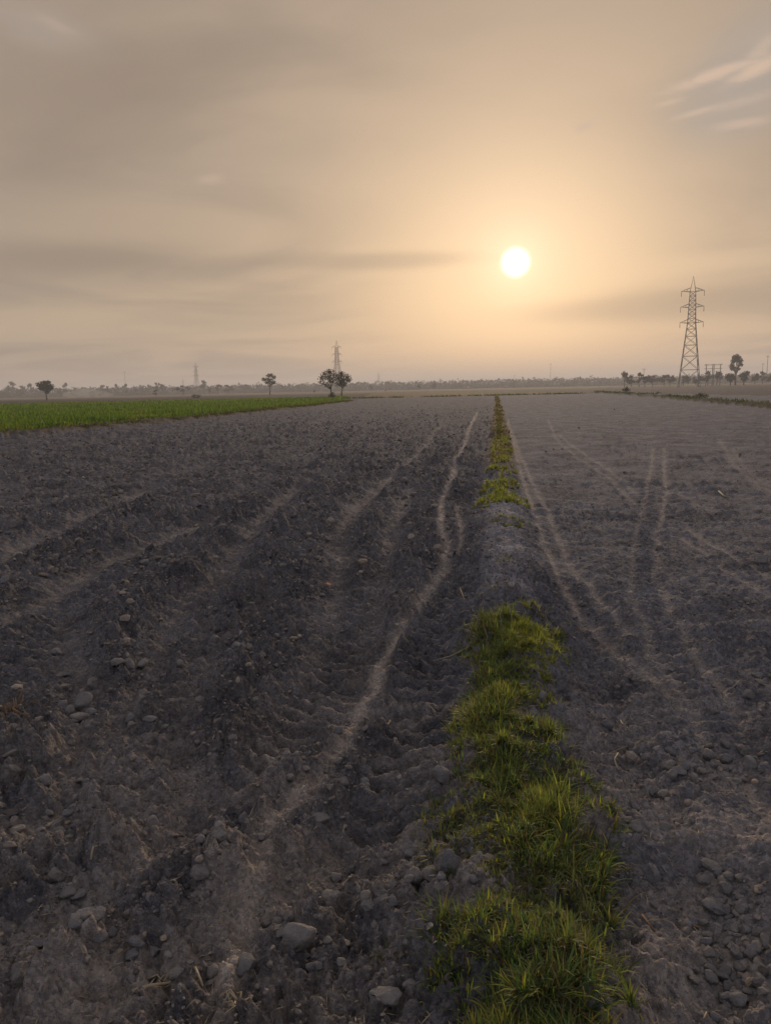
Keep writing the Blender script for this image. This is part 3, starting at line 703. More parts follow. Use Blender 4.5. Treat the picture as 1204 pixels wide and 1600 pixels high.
def scatter(n, seed, rmin, rmax, smin_px, alpha, amax):
    rs = np.random.default_rng(seed)
    r = np.exp(rs.uniform(math.log(rmin), math.log(rmax), n)); a = rs.uniform(-amax, amax, n)
    x = r * np.sin(a); y = r * np.cos(a)
    s = smin_px / 755.0 * np.hypot(r, CAMZ) * 0.5 * (rs.pareto(alpha, n) + 1)
    z, flat, t = field_ok(x, y)
    s = s * np.clip(1.2 - r / 55, 0.42, 1)
    s = np.where(t > 0.3, s * np.clip(1.05 - r / 60, 0.6, 1), s)
    p = np.where(t < 0, 0.85, np.where(r > 4.5, np.where(r > 11, 0.035, 0.12), 0.36)) * (1 - flat) ** np.where(r < 3.6, 0.6, 1.5) * np.where(t < 0, np.clip(0.25 + 0.62 * _rough, 0.2, 1.3), 1.0) * np.where(np.abs(t) < 0.32, np.where((y > yGap) & (y < yMid0), 0.8, 0.12), 1.0) * np.clip(0.75 + 0.8 * fbm(x * 0.8, y * 0.6, 77, 3), 0.08, 1.3)
    lbx = far_left_x(np.clip(y, LB[0, 1], LB[-1, 1])); rby = np.interp(x, RB[:, 0], RB[:, 1])
    ok = (rs.uniform(size=n) < p * np.clip(1.15 - r / 62, 0.03, 1)) & (y < FARY - 2) & (x > lbx + 0.6) & ((x < RB[0, 0]) | (y < rby - 1)) & (s < np.minimum(0.022 + 0.0045 * r, 0.075))
    return x[ok], y[ok], z[ok], s[ok], t[ok]
def merge(x, y, z, s, variants, rs):
    Vs, Fs, Ts = [], [], []; off = 0; nv = len(variants)
    pal = np.array([[0.80, 0.80, 0.86], [1.0, 1.0, 1.0], [1.25, 1.18, 1.10], [1.45, 1.30, 1.08], [0.62, 0.60, 0.60]])
    for v, (V, Fc) in enumerate(variants):
        i = np.arange(v, len(x), nv); n = len(i)
        if n == 0: continue
        a = rs.uniform(0, 6.28, n)[:, None]; c, sn = np.cos(a), np.sin(a)
        sx, sy, sz = (s[i] * rs.uniform(.75, 1.25, n))[:, None], (s[i] * rs.uniform(.75, 1.2, n))[:, None], (s[i] * rs.uniform(.65, 1.15, n))[:, None]
        tilt = rs.normal(0, 0.35, n)[:, None]
        X, Y, Z = V[None, :, 0] * sx, V[None, :, 1] * sy, V[None, :, 2] * sz
        X, Z = X * np.cos(tilt) - Z * np.sin(tilt), X * np.sin(tilt) + Z * np.cos(tilt)
        P3 = np.stack([X * c - Y * sn + x[i][:, None], X * sn + Y * c + y[i][:, None], Z + (z[i] + s[i] * 0.28)[:, None]], -1).reshape(-1, 3)
        Vs.append(P3); Fs.append((Fc[None] + (np.arange(n) * len(V))[:, None, None]).reshape(-1, Fc.shape[1]) + off); off += len(P3)
        tn = pal[rs.choice(5, n, p=[.25, .35, .2, .08, .12])] * rs.uniform(0.8, 1.25, (n, 1))
        Ts.append(np.repeat(tn, len(V), 0))
    return np.concatenate(Vs), np.concatenate(Fs), np.concatenate(Ts)
# a heap of rounded crumbs at lower right, plus strewn lumps
rs = np.random.default_rng(5)
hp = []; hpc = []
HEAPS = ['in the upper half of the heap at lower right', 'in the lower half of the heap at lower right', 'in the strewn patch on the right wheel track', 'between the near grass and the right wheel track', 'at the right edge beyond the right wheel track', 'in the cluster at the left edge above the biggest clod',
         'around the pale topped clod in the left field', 'below the rusty root tuft at the left edge', 'right of the biggest clod at lower left', 'around the crumbly pale clod left of the near grass', 'around the three clods beside the left edge of the grass', 'on the rough ridge above the crumbly pale clod']
for hk, (px, py, n, sx, sy) in enumerate(((1150, 1420, 46, 38, 40), (1165, 1500, 44, 28, 30), (1085, 1190, 40, 55, 26), (1010, 1270, 20, 40, 26), (1150, 1170, 22, 40, 20), (90, 1290, 30, 60, 50), (130, 1090, 30, 60, 40), (60, 1180, 26, 40, 40), (200, 1450, 24, 70, 40), (480, 1480, 20, 30, 30), (680, 1400, 16, 40, 20), (340, 1310, 16, 30, 20))):
    for _ in range(n):
        qx, qy = px + rs.normal(0, sx), py + rs.normal(0, sy)
        g = G(qx, qy, 0.04); hpc.append(hk); hp.append((g[0], g[1], rs.uniform(7, 22) / F * math.hypot(math.hypot(*g), CAMZ) * 0.5))
hp = np.array(hp)
hz = ground_z(hp[:, 0], hp[:, 1])
x, y, z, s, t = scatter(9000, 55, 1.5, 7.5, 2.5, 2.2, math.radians(40))
x = np.concatenate([hp[:, 0], x]); y = np.concatenate([hp[:, 1], y]); z = np.concatenate([hz, z]); s = np.concatenate([hp[:, 2], s])
t = x - bund_x(y)
az_ok = np.abs(np.arctan2(x, y)) < math.radians(27.5)
app = np.where(az_ok & (y > 1.62), s / np.hypot(np.hypot(x, y), CAMZ), 0)
order = np.argsort(-app); top = order[:270]; rest = order[270:]
print('largest single clods px', app[top[0]] * 755 * 2, app[top[-1]] * 755 * 2, 'rest', len(rest))
for i in top:
    o = obj('soil_clod', clod_meshes[int(rs.integers(8))], None, (x[i], y[i], z[i] + s[i] * 0.28))
    o.scale = (s[i] * rs.uniform(.85, 1.2), s[i] * rs.uniform(.85, 1.2), s[i] * rs.uniform(.75, 1.1)); o.rotation_euler = (rs.uniform(-.4, .4), rs.uniform(-.4, .4), rs.uniform(0, 6.28))
    if i < len(hpc): tag(o, 'small clod ' + HEAPS[hpc[i]], 'clod', 'small clods ' + HEAPS[hpc[i]])
    elif t[i] > 0: tag(o, 'small grey clod among many strewn on the soil right of the grass', 'clod', 'small clods right of the grass bund')
    elif y[i] < 2.6: tag(o, 'small grey clod among many at the lower left near the camera', 'clod', 'small clods at the lower left')
    else: tag(o, 'small grey clod among many strewn over the rough soil left of the bund', 'clod', 'small clods left of the grass bund')
A = merge(x[rest], y[rest], z[rest], s[rest], MIDV, rs)
x, y, z, s, t = scatter(100000, 56, 2.2, 130.0, 1.6, 2.9, math.radians(37))
B = merge(x, y, z, s, FARV, rs)
Vs, Fs, Ts, off = [], [], [], 0
for V, Fc, Tn in (A, B): Vs.append(V); Fs.append(Fc + off); Ts.append(Tn); off += len(V)
me = mesh_np('soil_crumbs', np.concatenate(Vs), np.concatenate(Fs), [M_CRUMB], False); col_attr(me, 'tint', np.concatenate(Ts))
print('crumb triangles', len(me.polygons))
tag(obj('soil_crumbs', me), 'countless small grey soil crumbs strewn over the tilled field', 'soil', kind='stuff')

# ------------------------------------------------------------------ tubes and bars
def bar(A, B, w, w2=None, sides=4):
    A = np.array(A, float); B = np.array(B, float); w2 = w if w2 is None else w2
    d = B - A; d /= np.linalg.norm(d); u = np.cross(d, [0, 0, 1.0] if abs(d[2]) < 0.9 else [1.0, 0, 0]); u /= np.linalg.norm(u); v = np.cross(d, u)
    an = np.arange(sides) * 2 * np.pi / sides + np.pi / sides
    ring = np.outer(np.cos(an), u) + np.outer(np.sin(an), v)
    V = np.concatenate([A + ring * w / 2, B + ring * w2 / 2])
    return V, [[k, (k + 1) % sides, sides + (k + 1) % sides, sides + k] for k in range(sides)] + [list(range(sides))[::-1], list(range(sides, 2 * sides))]
def bars(name, L, mat, parent=None, label=None):
    Vs, Fs = [], []; off = 0
    for a in L:
        V, f = bar(*a); Vs += V.tolist(); Fs += [[i + off for i in q] for q in f]; off += len(V)
    me = bpy.data.meshes.new(name); me.from_pydata(Vs, [], Fs); me.update(); me.materials.append(mat)
    return obj(name, me, parent)
def path_tube(pts, radii, sides=5):
    Vs, Fs = [], []; n = len(pts)
    for k in range(n):
        d = np.array(pts[min(k + 1, n - 1)], float) - np.array(pts[max(k - 1, 0)], float); d /= np.linalg.norm(d) + 1e-9
        u = np.cross(d, [0, 0, 1.0] if abs(d[2]) < 0.9 else [1.0, 0, 0]); u /= np.linalg.norm(u); v = np.cross(d, u)
        for j in range(sides):
            a = 2 * np.pi * j / sides; Vs.append((np.array(pts[k]) + (u * math.cos(a) + v * math.sin(a)) * radii[k]).tolist())
    for k in range(n - 1):
        for j in range(sides):
            j2 = (j + 1) % sides; Fs.append([k * sides + j, k * sides + j2, (k + 1) * sides + j2, (k + 1) * sides + j])
    Fs.append(list(range(sides))[::-1]); Fs.append([(n - 1) * sides + j for j in range(sides)])
    return Vs, Fs
def tubes(name, L, mat, parent=None):
    Vs, Fs = [], []
    for pts, rad in L:
        V, f = path_tube(pts, rad); o = len(Vs); Vs += V; Fs += [[i + o for i in q] for q in f]
    me = bpy.data.meshes.new(name); me.from_pydata(Vs, [], Fs); me.update(); me.materials.append(mat)
    for p in me.polygons: p.use_smooth = True
    return obj(name, me, parent)

# ------------------------------------------------------------------ pylons
def make_pylon(label, loc, rz, Hh=39.0, group='lattice pylons of the power line'):
    root = thing('lattice_pylon', label, 'pylon', loc, group, rz)
    wb, ww, wt = 3.6, 1.35, 0.95           # half widths: base, waist, top of body
    hw_, ht = Hh * 0.585, Hh * 0.865       # waist level (lowest arm) and top arm level
    def half(z): return np.interp(z, [0, hw_, ht], [wb, ww, wt])
    cs = [(-1, -1), (1, -1), (1, 1), (-1, 1)]
    for sx, sy in cs:
        bars('leg', [((sx * wb, sy * wb, 0), (sx * ww, sy * ww, hw_), 0.30, 0.26), ((sx * ww, sy * ww, hw_), (sx * wt, sy * wt, ht), 0.26, 0.20)], M_STEEL, root)
    lv = [0, Hh * .16, Hh * .285, Hh * .385, Hh * .465, Hh * .53, hw_]
    up = list(np.linspace(hw_, ht, 8))
    def panels(levels, w):
        L = []
        for z0, z1 in zip(levels[:-1], levels[1:]):
            a, b = half(z0), half(z1)
            for i in range(4):
                p, q = cs[i], cs[(i + 1) % 4]
                L.append(((p[0] * a, p[1] * a, z0), (q[0] * b, q[1] * b, z1), w)); L.append(((q[0] * a, q[1] * a, z0), (p[0] * b, p[1] * b, z1), w))
                L.append(((p[0] * b, p[1] * b, z1), (q[0] * b, q[1] * b, z1), w))
        return L
    bars('lower_bracing', panels(lv, 0.16), M_STEEL, root)
    bars('upper_bracing', panels(up, 0.13), M_STEEL, root)
    bars('peak', [((sx * wt, sy * wt, ht), (0, 0, Hh), 0.18, 0.12) for sx, sy in cs], M_STEEL, root)
    for z, ln in ((hw_, 3.9), ((hw_ + ht) / 2, 3.9), (ht, 3.8)):
        w = half(z)
        for s in (-1, 1):
            tip = (s * ln, 0, z + 0.25)
            L = [((s * w, -w, z), tip, 0.20, 0.13), ((s * w, w, z), tip, 0.20, 0.13), ((s * w, -w, z + 1.25), tip, 0.16, 0.12), ((s * w, w, z + 1.25), tip, 0.16, 0.12)]
            for f in (0.35, 0.65):
                xx = s * (w + (ln - w) * f); yy = w * (1 - f)
                L += [((xx, -yy, z + .25 * f), (xx, -yy, z + 1.25 - f), 0.09), ((xx, yy, z + .25 * f), (xx, yy, z + 1.25 - f), 0.09), ((xx, -yy, z + .25 * f), (xx, yy, z + .25 * f), 0.09)]
            arm = bars('crossarm', L, M_STEEL, root)
            prof = [((s * ln, 0, z + 0.25 - 0.16 * k), (s * ln, 0, z + 0.25 - 0.16 * k - 0.10), 0.26, 0.14, 6) for k in range(12)] + [((s * ln, 0, z + .25), (s * ln, 0, z - 1.75), 0.07)]
            bars('insulator_string', prof, M_PORC, arm)
    return root
def gz(x, y): return float(ground_z(x, y)[0])
x, y = P(1074.5, 300)
PY = make_pylon('tall lattice pylon standing at the right, largest of the pylons', (x, y, gz(x, y)), math.radians(-18))
for px, d, lab, sc in ((528, 590, 'lattice pylon rising behind the pair of trees left of centre', 1.0), (308.5, 985, 'small hazy pylon far off between the left trees', 1.0), (592, 1750, 'tiny pylon on the horizon right of the tree pair', 1.05), (287.5, 1750, 'faintest tiny pylon on the left horizon', 0.9)):
    x, y = P(px, d); c = copy_tree(PY, (x, y, gz(x, y)), math.radians(-20), sc); c['label'] = lab

def make_pole(label, loc, Hh, group='utility poles on the horizon', rz=0.0):
    root = thing('utility_pole', label, 'pole', loc, group, rz)
    bars('pole', [((0, 0, 0), (0, 0, Hh), 0.42, 0.26, 6)], M_POLE, root)
    arm = bars('crossarm', [((-1.1, 0, Hh - 0.7), (1.1, 0, Hh - 0.7), 0.16), ((-0.75, 0.02, Hh - 0.75), (0, 0.02, Hh - 1.5), 0.07), ((0.75, 0.02, Hh - 0.75), (0, 0.02, Hh - 1.5), 0.07)], M_STEEL, root)
    for xx in (-1.0, 0.0, 1.0):
        zz = Hh - 0.62 if xx else Hh
        bars('insulator', [((xx, 0, zz), (xx, 0, zz + 0.32), 0.16, 0.10, 6)], M_PORC, arm)
    return root
for px, d, h_, lab in ((859, 800, 24, 'thin pole standing on the hazy horizon left of the large pylon'), (1195, 520, 17, 'tall pole at the right edge of the picture'), (1188, 640, 15, 'shorter pole beside the tall one at the right edge'),
                       (687, 900, 13, 'thin pole above the trees right of centre'), (803, 1000, 16, 'thin pole in the haze below the sun'), (1004, 560, 12, 'thin pole rising from the clump left of the large pylon'), (197.5, 800, 24, 'thin hazy pole among the trees at far left'), (597, 1200, 16, 'thin pole just right of the tiny pylon')):
    x, y = P(px, d); make_pole(lab, (x, y, gz(x, y)), h_)
def make_hframe(label, loc, rz):
    root = thing('two_pole_frame', label, 'pole frame', loc, 'two pole frames right of the large pylon', rz)
    for s in (-1, 1): bars('pole', [((s * 1.3, 0, 0), (s * 1.3, 0, 9.6), 0.40, 0.30, 6)], M_POLE, root)
    for z in (9.2, 7.6): bars('crossbeam', [((-2.1, 0.24, z), (2.1, 0.24, z), 0.22)], M_STEEL, root)
    for q in (-1.8, -0.6, 0.6, 1.8): bars('insulator', [((q, 0.24, 9.3), (q, 0.24, 9.75), 0.18, 0.12, 6)], M_PORC, root)
    bars('transformer', [((0, 0.1, 4.6), (0, 0.1, 6.0), 1.3, 1.2, 4), ((-1.5, .1, 4.5), (1.5, .1, 4.5), 0.2)], M_STEEL, root)
    return root
for px, lab in ((1105.5, 'two pole frame just right of the large pylon'), (1117.5, 'two pole frame nearest the tall leafy tree')):
    x, y = P(px, 370); make_hframe(lab, (x, y, gz(x, y)), math.radians(-20))

# ------------------------------------------------------------------ trees
def leaf_cloud(clumps, n, size, rs):
    """n small leaf sprays spread through ellipsoid clumps (centre, radii)"""
    vol = np.array([c[1][0] * c[1][1] * c[1][2] for c in clumps]) ** 0.8; vol /= vol.sum()
    k = rs.choice(len(clumps), n, p=vol)
    C = np.array([c[0] for c in clumps])[k]; Rr = np.array([c[1] for c in clumps])[k]
    d = rs.normal(size=(n, 3)); d /= np.linalg.norm(d, axis=1)[:, None]
    rad = rs.uniform(0.04, 1.12, (n, 1)) ** 0.7
    cen = C + d * Rr * rad
    a = rs.normal(size=(n, 3)); a /= np.linalg.norm(a, axis=1)[:, None]
    b = np.cross(a, rs.normal(size=(n, 3))); b /= np.linalg.norm(b, axis=1)[:, None]
    s = size * rs.uniform(0.5, 1.4, (n, 1))
    V = np.stack([cen - a * s, cen - b * s * 0.5, cen + a * s, cen + b * s * 0.5], 1).reshape(-1, 3)
    return V, np.arange(n * 4).reshape(-1, 4)
def make_tree(label, loc, Hh, clumps, trunk_h, tr, n, size, limbs=True, group=None, name='tree', mat=None, seed=1, lean=0.0, fork=False, cat='tree'):
    rs = np.random.default_rng(seed)
    root = thing(name, label, cat, loc, group)
    top = np.array([lean, 0, trunk_h])
    L = [([(0, 0, -0.15), (lean * 0.3 + rs.normal(0, .05), 0, trunk_h * 0.5), tuple(top)], [tr * 1.25, tr, tr * 0.75])]
    for c, R_ in clumps:
        m = 0.5 * (top + np.array(c)) + rs.normal(0, 0.15, 3) * R_[0]
        L.append(([tuple(top), tuple(m), tuple(c)], [tr * 0.6, tr * 0.4, tr * 0.12]))
        for _ in range(2):
            e = np.array(c) + rs.normal(0, 0.55, 3) * np.array(R_)
            L.append(([tuple(m), tuple(0.5 * (m + e) + rs.normal(0, .1, 3)), tuple(e)], [tr * 0.3, tr * 0.18, tr * 0.06]))
    tubes('trunk', L, M_BARK, root)
    V, Fq = leaf_cloud(clumps, n, size, rs)
    obj('crown', mesh_np('crown', V, Fq, [mat or M_LEAF]), root)
    return root
def ell(x, z, rx, rz_, y=0.0): return ((x, y, z), (rx, rx * 0.9, rz_))
def rclumps(rs, Hh, tz, rx, n, cr):
    out = []
    for _ in range(n):
        a = rs.uniform(0, 6.28); q = math.sqrt(rs.uniform(0, 1)); zz = rs.uniform(0, 1)
        prof = math.sin(math.pi * min(0.95, 0.15 + 0.8 * zz)) ** 0.7
        out.append(((math.cos(a) * q * rx * prof, math.sin(a) * q * rx * prof, tz + (Hh - tz - cr) * zz + cr * 0.3), (cr * rs.uniform(.7, 1.3), cr * rs.uniform(.7, 1.3), cr * rs.uniform(.6, 1.0))))
    return out
def T(px, d): x, y = P(px, d); return (x, y, gz(x, y))
# hero trees (metres; sizes from their pixel spans at the distance where their feet stand)
make_tree('dark bushy tree with a short trunk at the far left', T(73, 300), 7.2, [ell(-2.1, 5.6, 1.4, 1.0), ell(0.2, 5.9, 1.9, 1.2), ell(2.0, 4.9, 1.2, 1.0), ell(-1.0, 4.4, 1.6, 1.1), ell(0.9, 4.0, 1.3, .9), ell(0.5, 3.0, 0.8, .7), ell(-0.3, 5.2, 1.8, 1.2, 1.0)], 2.2, 0.24, 900, 0.40, seed=11)
make_tree('slim tree with a ragged rounded crown standing alone left of centre', T(422, 320), 9.2, [ell(-2.0, 6.5, 1.3, .9), ell(0.2, 8.0, 1.5, 1.0), ell(1.8, 7.3, 1.0, .9), ell(0.0, 6.3, 1.5, 1.0), ell(-1.0, 5.3, 1.1, .7), ell(1.6, 5.3, 1.2, .8), ell(0.6, 4.6, 1.0, .6)], 3.0, 0.20, 620, 0.36, seed=12)
make_tree('taller tree of the pair left of centre, with an open airy crown', T(517, 150), 5.8, [ell(-1.6, 3.9, .9, .7), ell(-1.0, 4.7, .9, .6), ell(-0.1, 5.1, 1.0, .6), ell(-1.9, 3.0, .6, .6), ell(-0.3, 3.9, .9, .8), ell(0.3, 3.3, .8, .8), ell(0.6, 4.5, .8, .7), ell(-0.9, 2.7, .6, .6)], 1.7, 0.14, 1150, 0.14, seed=13)
make_tree('tree of the pair with a domed crown and bent trunk', T(533, 175), 5.8, [ell(0.2, 5.0, 1.1, .8), ell(1.4, 4.4, 1.0, .8), ell(1.9, 3.7, .8, .6), ell(-0.6, 4.2, 1.1, .9), ell(0.4, 3.6, 1.2, .9), ell(-0.5, 2.9, .9, .7), ell(0.7, 2.7, .7, .5)], 1.9, 0.15, 1500, 0.17, seed=14, lean=0.3)
make_tree('dense low shrub at the foot of the tree pair', T(519, 140), 1.3, [ell(-0.35, .55, .5, .5), ell(0.25, .45, .5, .45), ell(0.0, .9, .4, .4)], 0.4, 0.06, 500, 0.10, name='shrub', seed=15, cat='shrub')
make_tree('tall tree with a high rounded head beside the two pole frames', T(1147, 420), 15.0, [ell(-0.2, 13.6, 2.0, 1.5), ell(1.2, 12.0, 1.9, 1.4), ell(-1.6, 11.6, 1.4, 1.3), ell(-2.3, 9.4, 1.3, 1.6), ell(1.9, 10.2, 1.3, 1.3), ell(-1.2, 8.0, 1.5, 1.2), ell(0.9, 7.9, 1.2, .9)], 5.0, 0.40, 1000, 0.50, seed=16)
make_tree('rounded tree at the left foot of the tall tree at right', T(1139, 400), 6.4, [ell(-1.0, 4.0, 1.9, 1.6), ell(1.0, 4.2, 1.7, 1.5), ell(0.0, 2.7, 2.0, 1.3)], 1.8, 0.25, 600, 0.45, seed=17)
make_tree('bushy tree at the right foot of the tall tree at right', T(1160, 405), 7.2, [ell(-0.9, 4.6, 1.6, 1.3), ell(1.0, 5.4, 1.5, 1.3), ell(0.3, 3.0, 1.8, 1.4)], 1.8, 0.25, 600, 0.45, seed=18)
for px, d, h_, rx, lab, sd in ((974, 420, 8.2, 2.6, 'leftmost tree of the clump left of the large pylon', 21), (985, 425, 7.0, 2.8, 'broad tree second from the left in the clump by the large pylon', 22), (997, 415, 8.0, 1.8, 'narrow dark tree in the clump left of the large pylon', 23), (1006, 420, 6.0, 2.2, 'low tree just right of the narrow dark one', 24),
                               (1018, 450, 7.6, 3.0, 'round tree between the clump and the large pylon', 25), (1036, 460, 8.0, 3.2, 'spreading tree nearest the large pylon on its left', 26), (1045, 455, 6.8, 2.8, 'low tree touching the left leg of the large pylon', 27), (1066, 470, 5.8, 3.0, 'low tree seen through the legs of the large pylon', 28), (1088, 460, 5.6, 3.2, 'low tree just right of the large pylon foot', 29),
                               (1104, 430, 7.4, 2.6, 'tree under the left two pole frame', 30), (1118, 440, 7.4, 3.0, 'tree under the right two pole frame', 31), (1177, 480, 6.6, 2.0, 'small tree right of the tall leafy tree', 32), (1189, 500, 7.8, 2.2, 'tree under the poles at the right edge', 33), (1203, 480, 6.0, 2.6, 'low tree cut by the right edge', 34)):
    rs = np.random.default_rng(sd)
    make_tree(lab, T(px, d), h_, rclumps(rs, h_, h_ * 0.3, rx, 7, rx * 0.45), h_ * 0.28, 0.2, 420, 0.45, seed=sd, group='trees by the large pylon', mat=M_LEAFF)
make_tree('small dark bush on the low bund at the right', T(977, 125), 1.3, [ell(0, .6, .45, .45), ell(.3, .4, .4, .3), ell(-.3, .4, .4, .3)], 0.3, 0.05, 260, 0.09, name='bush', seed=41, cat='bush')
make_tree('low bush farther right on the same low bund', T(1095, 82), 0.75, [ell(0, .40, .40, .25), ell(.4, .3, .4, .2), ell(-.4, .3, .4, .2)], 0.2, 0.04, 300, 0.06, name='bush', seed=42, cat='bush')
make_tree('dark low bush behind the green crop', T(307, 210), 1.5, [ell(-.6, .7, .8, .55), ell(.6, .7, .8, .5)], 0.3, 0.06, 260, 0.14, name='bush', seed=43, cat='bush')

# trees that can be told apart in the haze: px, top py, width px, distance
HAZY = [(20, 598, 16, 900), (35, 603, 14, 850), (50, 601, 12, 820), (104, 599, 9, 820), (95, 606, 9, 800), (119, 606, 12, 900), (160, 602, 12, 780), (170, 603, 10, 800), (183, 601, 10, 780), (197, 600, 10, 760), (213, 604, 9, 800), (222, 602, 8, 800), (232, 601, 9, 780), (246, 597, 13, 700), (256, 601, 14, 720), (243, 609, 8, 420), (272, 603, 10, 800), (287, 602, 22, 520), (320, 594, 12, 740), (328, 604, 9, 620), (341, 601, 15, 640), (357, 601, 18, 660), (385, 598, 22, 820), (404, 596, 6, 800), (453, 599, 9, 900), (474, 598, 14, 950), (491, 610, 6, 380), (550, 599, 14, 1000), (568, 598, 16, 1000), (579, 601, 9, 620), (602, 609, 5, 520), (655, 599, 11, 640), (677, 599, 14, 660), (742, 596, 15, 1100), (765, 597, 10, 1200), (776, 596, 16, 1150), (791, 592, 8, 1050), (806, 591, 8, 1000), (822, 603, 6, 600), (845, 593, 10, 1200), (871, 591, 9, 1100), (900, 593, 12, 1200), (941, 591, 12, 1100)]
hv = []
for k in range(6):
    rs = np.random.default_rng(300 + k)
    hv.append((rclumps(rs, 10, 3.0 + 0.5 * (k % 3), 3.0 + (k % 3), 8, 1.5), 2.8, 380, 0.55, 300 + k))
proto = {}
MARKS = [(-50, 'the left edge of the picture'), (73, 'the dark bushy tree at far left'), (287, 'the round-headed hazy tree'), (422, 'the slim tree standing alone'), (533, 'the pair of trees left of centre'), (677, 'the two small trees right of centre'), (859, 'the thin pole on the hazy horizon')]
ORD = ['first', 'second', 'third', 'fourth', 'fifth', 'sixth', 'seventh', 'eighth', 'ninth', 'tenth', 'eleventh', 'twelfth', 'thirteenth']
NAMED = (287, 246, 320, 655, 677, 579, 491)
def hazy_label(px):
    m = max(k for k in MARKS if k[0] < px); nx = min([k[0] for k in MARKS if k[0] > px] + [9999])
    row = sorted(q[0] for q in HAZY if m[0] < q[0] < nx and q[0] not in NAMED)
    return ORD[row.index(px)] + ' small hazy horizon tree rightward from ' + m[1]
def hor_y(px): return 607.7 - math.tan(ROLL) * (px - 602)
for k, (px, py, w, d) in enumerate(HAZY):
    h_ = (hor_y(px) - py) / F * d + CAMZ; w_ = w / F * d
    v = k % 6
    lab = hazy_label(px) if px not in NAMED else ''
    grp = 'hazy trees on the left horizon' if px < 480 else 'hazy trees on the middle horizon'
    if px in NAMED:
        lab = {287: 'round-headed hazy tree behind the dark low bush', 246: 'lanky tree with a broken crown left of the round-headed one', 320: 'lanky tree right beside the small hazy pylon', 655: 'small spreading tree right of centre, first of two', 677: 'small slanting tree right of centre, second of two', 579: 'little tree just right of the tree pair', 491: 'tiny shrubby tree left of the tree pair'}[px]
    if v not in proto:
        c = make_tree(lab, T(px, d), 10, hv[v][0], hv[v][1], 0.22, hv[v][2], hv[v][3], group=grp, mat=M_LEAFF, seed=hv[v][4]); proto[v] = c
        wv = 2 * max(abs(q[0][0]) + q[1][0] for q in hv[v][0]); proto[(v, 'w')] = wv
    else:
        c = copy_tree(proto[v], T(px, d), random.uniform(0, 6.28))
    c.scale = (w_ / proto[(v, 'w')], w_ / proto[(v, 'w')], h_ / 10.0)
    c['label'] = lab; c['group'] = grp

# the wood along the horizon that reads as one mass
def wood_mesh(V, Q):
    q = Q[Q[:, 2] != Q[:, 3]]; t3 = Q[Q[:, 2] == Q[:, 3]][:, :3]
    return mesh_np('distant_wood', V, np.concatenate([t3, q[:, :3], q[:, [0, 2, 3]]]), [M_LEAFF])
def far_wood():
    rs = np.random.default_rng(91)
    Vs, Fs = [], []; off = 0
    for d0, n, hm, lo, hi, sz in ((900, 9000, 0.72, -100, 1330, 1.5), (1250, 8000, 1.0, -140, 1360, 2.2), (1700, 7000, 1.3, -160, 1380, 3.0)):
        px = rs.uniform(lo, hi, n)
        prof = 12.0 + 3.6 * perlin(px / 26, px * 0 + d0, 81) + 4.0 * perlin(px / 9, px * 0 + d0, 82) + 1.6 * perlin(px / 70, px * 0 + d0, 83)
        prof = np.clip(prof, 3.5, 20) * hm
        d = d0 + rs.normal(0, 25, n)
        az = np.array([math.atan2(*ray(p, 620)[:2]) for p in px])
        z = prof * rs.uniform(0.0, 1.0, n) ** 0.8
        cen = np.stack([d * np.sin(az), d * np.cos(az), z], 1)
        a = rs.normal(size=(n, 3)); a /= np.linalg.norm(a, axis=1)[:, None]
        b = np.cross(a, rs.normal(size=(n, 3))); b /= np.linalg.norm(b, axis=1)[:, None]
        s = sz * rs.uniform(0.4, 1.1, (n, 1))
        V = np.stack([cen - a * s, cen - b * s * 0.7, cen + a * s, cen + b * s * 0.7], 1).reshape(-1, 3); V[:, 2] = np.maximum(V[:, 2], 0.0)
        Vs.append(V); Fs.append(np.arange(n * 4).reshape(-1, 4) + off); off += n * 4
    for d0, n, hm, sz in ((930, 1500, 6.5, 4.0), (1280, 1500, 9.5, 5.0), (1750, 1300, 12.5, 7.0)):
        px = rs.uniform(-120, 1340, n)
        prof = np.clip(1 + 0.55 * perlin(px / 30, px * 0 + d0, 85) + 0.35 * perlin(px / 10, px * 0 + d0, 86), 0.25, 1.7) * hm
        d = d0 + rs.normal(0, 20, n); az = np.array([math.atan2(*ray(p, 620)[:2]) for p in px])
        V0, F0 = FARV[0]
        for k in range(n):
            h_ = prof[k] * rs.uniform(0.25, 1.0)
            W_ = FARV[k % 10][0] * np.array([sz, sz, h_ * 0.75]) * rs.uniform(0.7, 1.2) + np.array([d[k] * math.sin(az[k]), d[k] * math.cos(az[k]), h_ * 0.5])
            T4 = FARV[k % 10][1]; Vs.append(W_); Fs.append(np.concatenate([T4, T4[:, 2:3]], 1) + off); off += len(W_)
    tri4 = np.concatenate(Fs)
    o = obj('distant_wood', wood_mesh(np.concatenate(Vs), tri4))
    tag(o, 'low hazy belt of trees along the whole horizon', 'wood', kind='stuff')
far_wood()

# ------------------------------------------------------------------ straw, twigs, dead stems
def stalk(label, pts, rad, mat, name='dry_stalk', cat='stalk', group=None, lift=None):
    """pts: pixel path lying on the ground (or with per-point heights)"""
    W_ = []
    for k, (px, py) in enumerate(pts):
        zl = 0.0 if lift is None else lift[k]
        x, y = G(px, py, 0.03 + zl); W_.append((x, y, gz(x, y) + rad * 0.7 + zl))
    if lift is None: 
        zm = max(w[2] for w in W_); W_ = [(w[0], w[1], 0.5 * (w[2] + zm)) for w in W_]
    o0 = W_[0]; loc = o0
    rel = [(w[0] - loc[0], w[1] - loc[1], w[2] - loc[2]) for w in W_]
    o = tubes(name, [(rel, [rad, rad * 0.9] + [rad * 0.7] * (len(rel) - 2))], mat); o.location = loc
    return tag(o, label, cat, group)
stalk('bent pale straw lying right of the near grass', [(965, 1172), (959, 1182), (964, 1198)], 0.004, M_STRAW)
